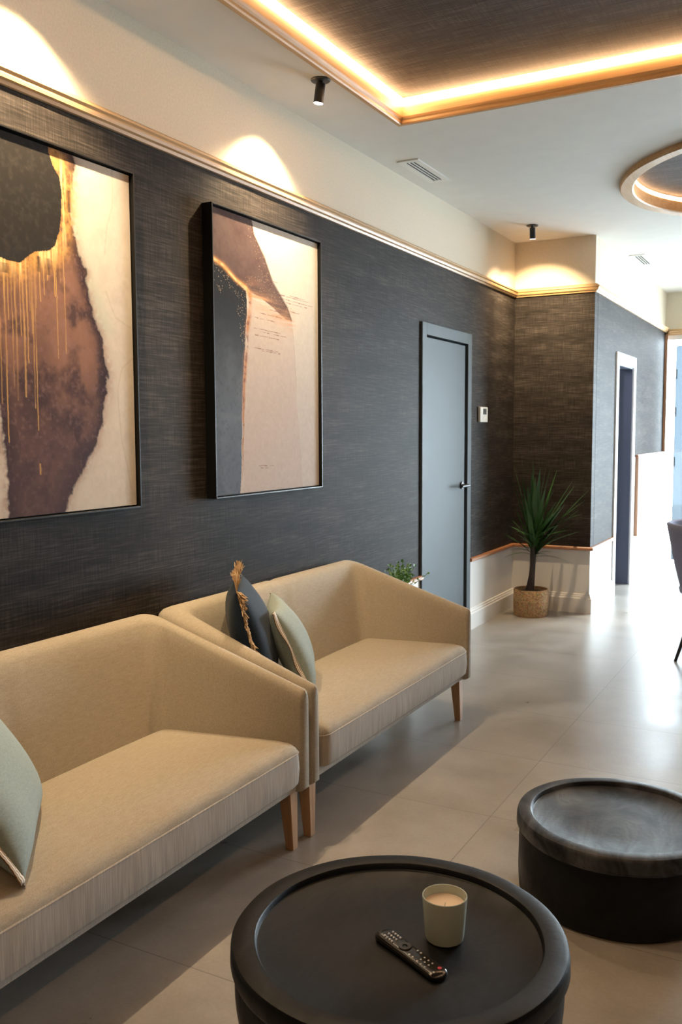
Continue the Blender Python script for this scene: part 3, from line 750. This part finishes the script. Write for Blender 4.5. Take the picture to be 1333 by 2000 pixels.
WP, HP = 0.845, 1.148
A_ = HP/WP
def art_slate(w_, h_):
    S, T_ = np.meshgrid(np.linspace(0, 1, w_), np.linspace(0, 1, h_))
    nA = fbm(w_, h_, 3, 4, 1); nB = fbm(w_, h_, 14, 18, 20); nC = fbm(w_, h_, 60, 80, 40, 3); nL = fbm(w_, h_, 5, 110, 60, 3)
    Sw = S+(nB-.5)*.03; Tw = T_+(nA-.5)*.02
    C = np.zeros((h_, w_, 3)); C[:] = (.62, .59, .54)
    C = mix(C, (.60, .50, .44), sstep(.25, .9, T_)*.8)
    C = mix(C, (.56, .50, .47), (nB-.35)*.8)
    pale = SL['pale']; k = inside(Sw, Tw, pale).astype(float)
    C = mix(C, (.56, .45, .40), k*.55)
    dp_ = pdist(S, T_, SL['pale_line'], A_); C = mix(C, (.45, .36, .31), np.exp(-(dp_/.004)**2)*.5)
    # brown veil
    br = inside(S+(nB-.5)*.012, T_+(nA-.5)*.02, SL['brown']).astype(float)
    C = mix(C, (.115, .066, .060), br*(.94))
    C = mix(C, (.09, .05, .048), br*np.clip((nB-.45)*3, 0, 1)*.6)
    # gold-peach lower edge of veil
    dv = pdist(S, T_, SL['veil_low'], A_); C = mix(C, (.62, .36, .20), np.exp(-(dv/.05)**2)*np.clip(nL*2.0-.45, 0, 1)*.9)
    dr = pdist(S, T_, SL['veil_right'], A_); C = mix(C, (.10, .06, .05), np.exp(-(dr/.006)**2)*.7)
    # gold flecks on veil
    rs = np.random.RandomState(4); fl = rs.rand(h_, w_)
    C = mix(C, (.75, .55, .36), ((fl > .985) & (br > 0) & (np.exp(-(dr/.08)**2)+np.exp(-(dv/.10)**2) > .5))*.8)
    # slate
    sl = inside(S+(nB-.5)*.012, T_, SL['slate']).astype(float)
    col = np.zeros_like(C); col[:] = (.016, .016, .019)
    col = mix(col, (.14, .16, .195), sstep(.28, .75, T_)); col = mix(col, (.23, .25, .28), np.clip((nB-.5)*2.0, 0, 1)*.4*sstep(.3, .7, T_)); col = mix(col, (.05, .05, .06), np.clip((.42-nC)*2.5, 0, 1)*.4)
    k = sl[..., None]; C = C*(1-k)+col*k
    C = mix(C, (.80, .62, .42), ((fl > .955) & (nC > .45) & (sl > 0) & (np.minimum(pdist(S, T_, SL['vein'], A_), pdist(S, T_, SL['vein2'][:3], A_)) < .03+.13*nB))*.75)
    # gold vein
    d1 = pdist(S+(nB-.5)*.02, T_, SL['vein'], A_); C = mix(C, (.60, .30, .10), np.exp(-(d1/.013)**2)*1.1); C = mix(C, (.85, .60, .33), np.exp(-(d1/.006)**2)*np.clip(nC*2-.4, 0, 1))
    d2 = pdist(S+(nB-.5)*.02, T_, SL['vein2'], A_); wv = .017*(1-.75*sstep(.4, .95, T_)); C = mix(C, (.50, .24, .12), np.exp(-(d2/wv)**2)*np.clip(nB*2.4-.2, 0, 1)); C = mix(C, (.16, .08, .08), np.exp(-(d2/(wv*.6))**2)*(nC < .42)*.6)
    # wind streaks
    for (s0, s1, t0) in SL['streaks']:
        rs_ = (np.abs(T_-t0-(S-s0)*.012+(nA-.5)*.006) < .0012) & (S > s0) & (S < s1) & (nC > .38); C = mix(C, (.22, .11, .09), rs_*.75)
    return C*(.94+.12*nC[..., None])
def art_drip(w_, h_):
    S, T_ = np.meshgrid(np.linspace(0, 1, w_), np.linspace(0, 1, h_))
    nA = fbm(w_, h_, 3, 4, 101); nB = fbm(w_, h_, 12, 16, 120); nC = fbm(w_, h_, 60, 80, 140, 3); nV = fbm(w_, h_, 80, 6, 160, 3)
    C = np.zeros((h_, w_, 3)); C[:] = (.66, .60, .53); C = mix(C, (.56, .48, .42), (nB-.3)); C = mix(C, (.50, .56, .48), np.exp(-(pdist(S, T_, DR['green'], A_)/.05)**2)*.5)
    for ln in DR['veins']: C = mix(C, (.50, .44, .38), np.exp(-(pdist(S+(nA-.5)*.03, T_, ln, A_)/.004)**2)*.45)
    ws, wt = S+(nB-.5)*.05+(nC-.5)*.018, T_+(nA-.5)*.03
    body = inside(ws, wt, DR['body']).astype(float); db = pdist(ws, wt, DR['body'], A_); body = np.maximum(body, np.exp(-(db/.009)**2))
    halo = np.exp(-(db/.035)**2)*(1-body); C = mix(C, (.36, .22, .17), halo*.75*np.clip(nC*2.2-.5, 0, 1))
    col = np.zeros_like(C); col[:] = (.155, .088, .075); col = mix(col, (.32, .175, .125), np.clip((nA-.5)*4, 0, 1)*.85); col = mix(col, (.055, .032, .040), np.clip((nB-.48)*4, 0, 1)*.75)
    col = mix(col, (.040, .024, .032), np.exp(-(db/.045)**2)*np.clip(.45+nC, 0, 1)*.95); col = mix(col, (.30, .18, .17), np.clip((nC-.55)*4, 0, 1)*.35); col = mix(col, (.11, .07, .08), sstep(.6, .95, T_)*.6)
    k = body[..., None]; C = C*(1-k)+col*k
    # gold skirt beneath the dark stone
    dg = pdist(S, T_, DR['rim'], A_); gold = np.exp(-(np.maximum(0, dg)/.060)**2)*np.clip(nC*1.6+nB*.8-.5, 0, 1)
    C = mix(C, (.62, .34, .11), gold*.95); C = mix(C, (.90, .66, .34), np.exp(-(dg/.03)**2)*np.clip((nV-.42)*5, 0, 1))
    for (s0, t0, t1, wd) in DR['drips']:
        q = (T_ > t0) & (T_ < t1); dd = np.abs(S-s0-(nA-.5)*.012-(nC-.5)*.004); wq = wd*(1-.35*(T_-t0)/(t1-t0)); C = mix(C, (.66, .40, .15), q*np.exp(-(dd/(wq*.8))**2)*np.clip(nV*2.4-.35, .25, 1))
    for (s0, t0, t1, wd) in DR['dark']:
        q = (T_ > t0) & (T_ < t1); C = mix(C, (.03, .02, .02), q*np.exp(-((S-s0)/wd)**2)*np.clip(nB*1.6-.2, 0, 1)*.8)
    stone = inside(S+(nB-.5)*.015, T_+(nA-.5)*.01, DR['stone']).astype(float)
    sc = np.zeros_like(C); sc[:] = (.030, .026, .023); sc = mix(sc, (.06, .052, .045), np.clip((nC-.5)*3, 0, 1)*.5); sc = mix(sc, (.03, .027, .024), np.clip((nB-.5)*3, 0, 1)*.5)
    k = stone[..., None]; C = C*(1-k)+sc*k
    return C*(.94+.12*nC[..., None])
SL = dict(
 brown=[(-.1,-.1),(.34,-.1),(.34,.0),(.365,.053),(.452,.117),(.532,.203),(.671,.287),(.72,.335),(.66,.335),(.54,.30),(.42,.27),(.33,.262),(.286,.243),(.199,.224),(.094,.186),(0,.170),(-.1,.17)],
 veil_right=[(.34,0),(.365,.053),(.452,.117),(.532,.203),(.671,.287),(.715,.334)], veil_low=[(.33,.262),(.44,.285),(.56,.31),(.70,.335)],
 slate=[(-.1,.17),(.0,.175),(.094,.195),(.199,.233),(.286,.262),(.292,.348),(.275,.414),(.264,.507),(.25,.601),(.24,.694),(.228,.881),(.21,.997),(.2,1.1),(-.1,1.1)],
 vein=[(0,.172),(.094,.190),(.199,.228),(.286,.249),(.325,.275)], vein2=[(.318,.27),(.312,.348),(.29,.414),(.277,.507),(.262,.601),(.252,.694),(.24,.881),(.225,.95)],
 pale=[(.33,.28),(.715,.334),(.746,.483),(.768,.686),(.80,.85),(.84,1.1),(.22,1.1)], pale_line=[(.712,.334),(.735,.41),(.746,.483),(.76,.6)],
 streaks=[(.60,.93,.245),(.62,.944,.258),(.66,.88,.270),(.70,.86,.240),(.48,.72,.285),(.35,.60,.39),(.40,.66,.400),(.36,.59,.415),(.35,.58,.463),(.42,.60,.470),(.38,.52,.903),(.39,.47,.912),(.46,.58,.20),(.50,.62,.31),(.40,.62,.33),(.36,.56,.35),(.62,.80,.30),(.30,.46,.225)])
DR = dict(
 stone=[(.10,-.1),(.57,-.1),(.566,.012),(.582,.043),(.614,.071),(.627,.111),(.621,.167),(.605,.218),(.582,.262),(.551,.279),(.488,.289),(.451,.309),(.414,.329),(.356,.329),(.312,.323),(.22,.30),(.12,.25),(.06,.12)],
 rim=[(.60,.03),(.632,.071),(.642,.111),(.636,.167),(.62,.218),(.595,.265),(.555,.288),(.49,.300),(.455,.318),(.414,.338),(.356,.338),(.30,.332),(.2,.30)],
 body=[(.20,.25),(.60,-.05),(.69,-.05),(.687,.017),(.678,.088),(.666,.153),(.671,.209),(.695,.262),(.72,.309),(.744,.371),(.787,.47),(.821,.527),(.85,.601),(.843,.662),(.811,.723),(.769,.806),(.688,.886),(.631,.929),(.587,1.0),(.58,1.1),(.34,1.1),(.338,.998),(.326,.883),(.307,.748),(.29,.66),(.27,.558),(.18,.45)],
 green=[(.70,.20),(.74,.30),(.80,.40),(.835,.46)],
 veins=[[(.899,-.02),(.897,.05),(.893,.104),(.863,.167),(.85,.25)],[(.85,.36),(.878,.404),(.9,.432),(.99,.458)],[(.99,.55),(.93,.58),(.90,.65),(.92,.80),(.97,.95)]],
 drips=[(.334,.31,.80,.004),(.383,.32,.69,.005),(.366,.34,.66,.003),(.420,.33,.68,.006),(.436,.32,.59,.004),(.458,.31,.51,.004),(.474,.32,.77,.0035),(.479,.30,.44,.004),(.463,.32,.71,.004),(.62,.27,.555,.003),(.58,.27,.57,.0025),(.538,.28,.36,.004),(.572,.27,.40,.004),(.50,.30,.42,.004),(.52,.29,.40,.003),(.405,.33,.52,.003),(.31,.33,.70,.004),(.35,.33,.48,.003),(.45,.32,.45,.003),(.60,.25,.36,.003),(.474,.86,.89,.006)],
 dark=[(.545,.30,.345,.010),(.50,.30,.34,.008),(.605,.14,.20,.012),(.34,.335,.36,.02),(.66,.10,.16,.010)])
def make_art(name, label, y0, fn):
    t = thing(name, label, 'painting', (0, y0, 1.135)); Wf, Hf, D = .867, 1.168, .050; rim = .006
    g = G()
    g.box((0.001, 0, 0), (D, rim, Hf)); g.box((0.001, Wf-rim, 0), (D, Wf, Hf)); g.box((0.001, rim, 0), (D, Wf-rim, rim)); g.box((0.001, rim, Hf-rim), (D, Wf-rim, Hf)); g.box((.001, rim, rim), (.012, Wf-rim, Hf-rim))
    g.build('frame', M['frame_black'], t, bevel=.0008, seg=1)
    w_, h_ = 380, 516; e = .0105; X = .034
    Y = np.linspace(e, Wf-e, w_); Z = np.linspace(Hf-e, e, h_); YY, ZZ = np.meshgrid(Y, Z)
    co = np.stack([np.full_like(YY, X), YY, ZZ], -1).reshape(-1, 3)
    i = np.arange(h_-1)[:, None]*w_+np.arange(w_-1)[None]; fc = np.stack([i, i+w_, i+w_+1, i+1], -1).reshape(-1, 4)
    me = bpy.data.meshes.new('canvas'); me.from_pydata(co.tolist()+[(.012, e, e), (.012, Wf-e, e), (.012, Wf-e, Hf-e), (.012, e, Hf-e)], [], fc.tolist()+[(len(co), len(co)+3, len(co)+2, len(co)+1)])
    # sides of the canvas block
    n0 = len(co)
    bm = bmesh.new(); bm.from_mesh(me); bm.verts.ensure_lookup_table()
    tl, tr, bl, br = 0, w_-1, (h_-1)*w_, h_*w_-1
    B_ = bm.verts
    def strip(idx, a, b_):
        try: bm.faces.new([B_[k] for k in idx]+[B_[b_], B_[a]])
        except ValueError: pass
    strip(list(range(tl, tr+1)), n0+3, n0+2); strip(list(range(bl, br+1)), n0, n0+1)
    strip(list(range(tl, bl+1, w_)), n0+3, n0); strip(list(range(tr, br+1, w_)), n0+2, n0+1)
    bmesh.ops.recalc_face_normals(bm, faces=bm.faces); bm.to_mesh(me); bm.free()
    C = (np.clip(fn(w_, h_), 0, 1)**1.12*.78).reshape(-1, 3); C4 = np.ones((len(me.vertices), 4)); C4[:len(C), :3] = C; C4[len(C):, :3] = (.6, .53, .45)
    at = me.color_attributes.new('paint', 'FLOAT_COLOR', 'POINT'); at.data.foreach_set('color', C4.astype(np.float32).ravel())
    me.materials.append(M['paint']); o = bpy.data.objects.new('canvas', me); COL.objects.link(o); o.parent = t
    return t
make_art('framed_painting', 'abstract painting with brown veil, dark slate block and gold vein, above the far sofa', 2.578, art_slate)
make_art('framed_painting', 'abstract painting with black stone shape, gold drips and brown body, cut off at left', 1.262, art_drip)

# ------------------------------------------------------------------ ceiling spotlights
def spot(label, x, y, aim, power, grp):
    t = thing('ceiling_spotlight', label, 'spotlight', (x, y, ZC), 0, grp)
    g = G(); g.lathe([(.0001, 0), (.041, 0), (.041, -.004), (.038, -.007), (.0001, -.007)], 48); g.build('flange', M['black'], t, smooth=True)
    d = Vector(aim).normalized(); p0 = Vector((0, 0, -.006))
    vis = (Vector((0, 0, -1))*.8+d*.35).normalized()
    c0 = p0+Vector((0, 0, -.010)); c1 = c0+vis*.078
    g = G(); g.tube([p0, c0+vis*.01], .010, 16); g.tube([c0, c0+vis*.002, c1-vis*.001, c1], [.0185, .0205, .0205, .0195], 32, caps=False)
    g.tube([c0, c0+vis*.006], .0195, 24); g.build('lamp_head', M['black'], t, smooth=True)
    q = c1+vis*.0005; g = G(); g.tube([q, q-vis*.003], .0185, 24); g.build('lens', M['lens'], t, smooth=True)
    l = bpy.data.lights.new('spot_beam', 'SPOT'); l.energy = power; l.color = (1.0, .74, .42); l.spot_size = R(90); l.spot_blend = .55; l.shadow_soft_size = .011
    o = bpy.data.objects.new('spot_beam', l); COL.objects.link(o); o.parent = t; o.location = c1+vis*.004
    o.rotation_euler = d.to_track_quat('-Z', 'Y').to_euler()
    l = bpy.data.lights.new('spot_spill', 'SPOT'); l.energy = power/SPOT*SPILL; l.color = (1.0, .76, .48); l.spot_size = R(124); l.spot_blend = .9; l.shadow_soft_size = .014
    o = bpy.data.objects.new('spot_spill', l); COL.objects.link(o); o.parent = t; o.location = c1+vis*.005
    d2 = (Vector((0, 0, -1))+Vector((d.x, d.y, 0))*.30).normalized(); o.rotation_euler = d2.to_track_quat('-Z', 'Y').to_euler()
    return t
gs = 'black ceiling spotlights along the wall'
spot('black ceiling spotlight with glowing lens, close to the ceiling tray corner', .302, 3.005, (-.50, -.0, -.87), SPOT, gs)
spot('black ceiling spotlight over the left painting', .302, 1.64, (-.50, .0, -.87), SPOT*1.25, gs)
spot('black ceiling spotlight in the alcove corner above the tall potted plant', .293, 6.05, (-.10, .62, -.78), SPOT*1.15, gs)

# ------------------------------------------------------------------ vents
def vent(label, x0, y0, x1, y1):
    t = thing('ceiling_vent', label, 'air vent', (x0, y0, ZC), 0, 'white slotted ceiling vents'); W_, L_ = x1-x0, y1-y0
    b_ = W_*.26; g = G(); h = -.006
    g.box((0, 0, h), (b_, L_, 0)); g.box((W_-b_, 0, h), (W_, L_, 0)); g.box((b_, 0, h), (W_-b_, .035, 0)); g.box((b_, L_-.035, h), (W_-b_, L_, 0)); g.build('frame', M['vent'], t, bevel=.001)
    G().box((b_, .035, -.001), (W_-b_, L_-.035, -.0004)).build('backing', M['black_gap'], t)
    n = 3
    for i in range(n+1):
        x = b_+(W_-2*b_)*i/n; G().box((x-.003, .035, -.0055), (x+.003, L_-.035, -.001)).build('slat', M['vent'], t)
vent('white ceiling vent between the spotlight and the alcove', .093, 4.20, .218, 4.662)
vent('white ceiling vent at the far end above the corridor', .672, 7.53, .80, 8.04)

# ------------------------------------------------------------------ thermostat
t = thing('thermostat', 'white wall thermostat between the grey door and the alcove corner', 'thermostat', (0, 5.765, 1.468))
G().box((.0005, 0, 0), (.020, .155, .108)).build('case', M['thermo'], t, bevel=.004)
G().box((.0195, .055, .055), (.0212, .125, .096)).build('screen', M['screen'], t, bevel=.0008)
G().box((.0195, .055, .022), (.0212, .125, .036)).build('button', M['vent'], t, bevel=.0008)

# ------------------------------------------------------------------ yucca
def blade(g, p0, az, el, ln, wd, droop, rn):
    wd *= 1.35
    P = Vector(p0); n = 9; d = Vector((math.cos(az)*math.cos(el), math.sin(az)*math.cos(el), math.sin(el))); v = []; f = []
    s_ = Vector((-math.sin(az), math.cos(az), 0)); st = ln/n
    for i in range(n+1):
        k = i/n; w_ = wd*(.45+1.2*k)*(1-k)**.8*1.5 if k > .35 else wd*(.75+.25*k/.35)
        w_ = wd*min(1, .7+.9*k)*max(0, 1-k**2.6)+.0004
        nn = s_.cross(d).normalized()
        v += [P-s_*w_, P+nn*w_*-.28, P+s_*w_]
        P = P+d*st; d = (d+Vector((0, 0, -droop/n))).normalized()
    for i in range(n):
        for k in range(2): f.append((i*3+k, i*3+k+1, (i+1)*3+k+1, (i+1)*3+k))
    g.add(v, f)
t = thing('potted_yucca', 'tall spiky green yucca in a woven seagrass pot, in the alcove corner', 'potted plant', (.236, 6.33, 0))
g = G(); g.lathe([(.0001, 0), (.124, 0), (.131, .012), (.133, .10), (.131, .200), (.128, .206), (.120, .204), (.118, .17), (.0001, .17)], 64, wob=lambda a, z: .006*math.sin(26*a+(z*180)))
g.build('pot', M['seagrass'], t, smooth=True)
g = G(); g.lathe([(.0001, .185), (.06, .183), (.117, .178), (.117, .16), (.0001, .16)], 40, wob=lambda a, z: .01*math.sin(7*a)); g.build('soil', M['soil'], t, smooth=True)
g = G(); g.tube([(-.012, 0, .17), (-.006, 0, .22), (.004, .0, .30), (.010, 0, .38), (.012, 0, .47), (.016, 0, .60)], [.040, .030, .023, .021, .023, .019], 14); g.build('trunk', M['trunk'], t, smooth=True)
g = G(); rn = random.Random(11)
CR = Vector((math.cos(.4968), math.sin(.4968), 0))
def blade_to(px_dx, z0, z1, depth, wd, droop):
    """leaf from the trunk at height z0 towards a sideways reach px_dx (m), tip height z1 and a depth offset"""
    base = Vector((.014, 0, z0)); tip = Vector((.014, 0, 0))+CR*px_dx+Vector((-CR.y, CR.x, 0))*depth; tip.z = z1
    v_ = tip-base; ln = v_.length; az = math.atan2(v_.y, v_.x); el = math.asin(max(-1, min(1, v_.z/max(ln, 1e-6))))+droop*.42
    blade(g, base, az, el, ln*1.02, wd, droop, rn)
for (dx, z0, z1, dp_, wd, dr) in [
    (.00, .58, 1.17, .0, .021, .05), (.03, .60, 1.12, -.08, .019, .05), (-.035, .60, 1.09, -.05, .019, .05), (-.17, .54, 1.13, .02, .015, .1), (-.12, .56, 1.06, -.06, .016, .1), (-.20, .52, 1.06, -.03, .015, .12), (.10, .57, 1.12, -.02, .018, .1), (.13, .56, 1.14, -.05, .016, .1), (.20, .54, 1.09, .05, .015, .15),
    (.30, .52, 1.02, -.05, .014, .2), (.28, .53, .96, -.10, .015, .2), (.33, .51, .97, .03, .014, .25), (.42, .48, .94, -.04, .013, .28), (-.08, .58, 1.00, -.12, .017, .1), (.06, .58, .98, -.14, .018, .1), (-.13, .50, .92, -.10, .016, .2),
    (.21, .46, .755, -.08, .018, .15), (.30, .45, .715, -.10, .015, .35), (.36, .46, .72, -.02, .011, .5), (-.20, .50, .84, -.05, .013, .35), (.38, .50, .86, -.08, .014, .45), (.33, .47, .80, -.12, .013, .4), (.26, .49, .93, -.12, .016, .25), (.16, .46, .70, -.15, .015, .3), (.14, .50, .86, -.12, .017, .15), (.10, .49, .80, -.1, .017, .2), (-.07, .50, .84, -.13, .017, .15), (.05, .47, .78, -.12, .017, .1),
    (-.19, .47, .50, .0, .009, 1.1), (-.24, .46, .45, -.05, .009, 1.0), (.10, .46, .47, -.05, .009, .9), (.29, .45, .40, -.04, .008, .8), (.12, .46, .50, -.1, .010, .7), (-.12, .48, .68, -.08, .014, .5), (.17, .48, .66, -.1, .014, .5), (.24, .50, .84, -.08, .014, .4), (-.02, .56, 1.05, -.12, .019, .1)]:
    blade_to(dx, z0, z1, dp_, wd, dr)
for i in range(34):
    a = rn.uniform(0, 2*PI); zz = rn.uniform(.44, .60); el = R(rn.uniform(25, 78)); blade(g, (.014, 0, zz), a, el, rn.uniform(.28, .46)*(.62 if math.sin(a) > .3 or math.cos(a) < -.3 else 1), rn.uniform(.010, .016), rn.uniform(.1, .5), rn)
g.v = [(max(x, -.228), min(y, .250), z) for x, y, z in g.v]
o = g.build('leaves', M['leaf'], t, smooth=True)

# ------------------------------------------------------------------ small leafy plant behind the far sofa
t = thing('leafy_plant', 'small bushy green plant peeking out behind the far sofa beside the grey door', 'potted plant', (.125, 4.16, .03))
g = G(); g.lathe([(.0001, -.03), (.075, -.03), (.080, -.02), (.088, .47), (.092, .48), (.086, .48), (.082, .46), (.0001, .46)], 40); g.build('pot', M['white'], t, smooth=True)
g = G(); rn = random.Random(21)
def leafquad(g, c, d, up, s_):
    side = d.cross(up).normalized(); 
    g.add([c, c+d*s_*.5+side*s_*.38, c+d*s_, c+d*s_*.5-side*s_*.38], [(0, 1, 2, 3)])
for i in range(60):
    a = rn.uniform(0, 2*PI); el = R(rn.uniform(38, 85)); ln = rn.uniform(.10, .20); d = Vector((math.cos(a)*math.cos(el), math.sin(a)*math.cos(el), math.sin(el)))
    p0 = Vector((0, 0, .462)); g.tube([p0, p0+d*ln], [.0014, .0009], 5)
    for k in range(5):
        q = p0+d*ln*(.4+.15*k)
        for j in range(3):
            aa = rn.uniform(0, 2*PI); dd = (d*.6+Vector((math.cos(aa), math.sin(aa), rn.uniform(-.1, .6)))*.8).normalized(); leafquad(g, q, dd, Vector((rn.uniform(-1, 1), rn.uniform(-1, 1), 1)).normalized(), rn.uniform(.013, .021))
g.v = [(max(x, -.10), y, z) for x, y, z in g.v]
g.build('leaves', M['leaf_small'], t)

# ------------------------------------------------------------------ dining chairs at the right edge
def chair(label, loc, rot):
    t = thing('dining_chair', label, 'chair', loc, rot, 'velvet dining chairs at the right edge')
    n = 40; m = 10; v = []; f = []
    rows = []
    for i in range(n+1):
        a = PI+(i/n*2-1)*R(128); k = abs(i/n*2-1); top = .83-.20*sstep(.35, 1.0, k)
        col = []
        for j in range(m+1):
            q = j/m; z = .40+(top-.40)*q; r = .205+.105*q**.8; col.append((r, z))
        outer = [(r*math.cos(a), r*math.sin(a), z) for r, z in col]; inner = [((r-.028)*math.cos(a), (r-.028)*math.sin(a), z) for r, z in reversed(col)]
        mid = [((col[-1][0]-.014)*math.cos(a), (col[-1][0]-.014)*math.sin(a), top+.010)]
        rows.append(outer+mid+inner)
    w_ = len(rows[0]); v = [p for r_ in rows for p in r_]
    for i in range(n):
        for k in range(w_): f.append((i*w_+k, i*w_+(k+1) % w_, (i+1)*w_+(k+1) % w_, (i+1)*w_+k))
    f.append(tuple(range(w_))); f.append(tuple(n*w_+k for k in range(w_)))
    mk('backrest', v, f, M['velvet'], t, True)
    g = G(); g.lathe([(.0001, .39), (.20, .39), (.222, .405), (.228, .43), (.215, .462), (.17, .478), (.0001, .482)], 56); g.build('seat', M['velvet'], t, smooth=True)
    for a in (45, 135, 225, 315):
        c, s_ = math.cos(R(a)), math.sin(R(a)); g = G(); g.tube([(.14*c, .14*s_, .40), (.30*c, .27*s_, 0)], [.017, .009], 14); g.build('leg', M['black'], t, smooth=True)
    return t
chair('flare-lightened navy velvet tub chair nearest at the right edge, its black leg on the tile', (1.640, 5.545, 0), 0)
chair('flare-lightened navy velvet tub chair farther back, mostly hidden behind the nearer one', (1.645, 6.30, 0), R(6))
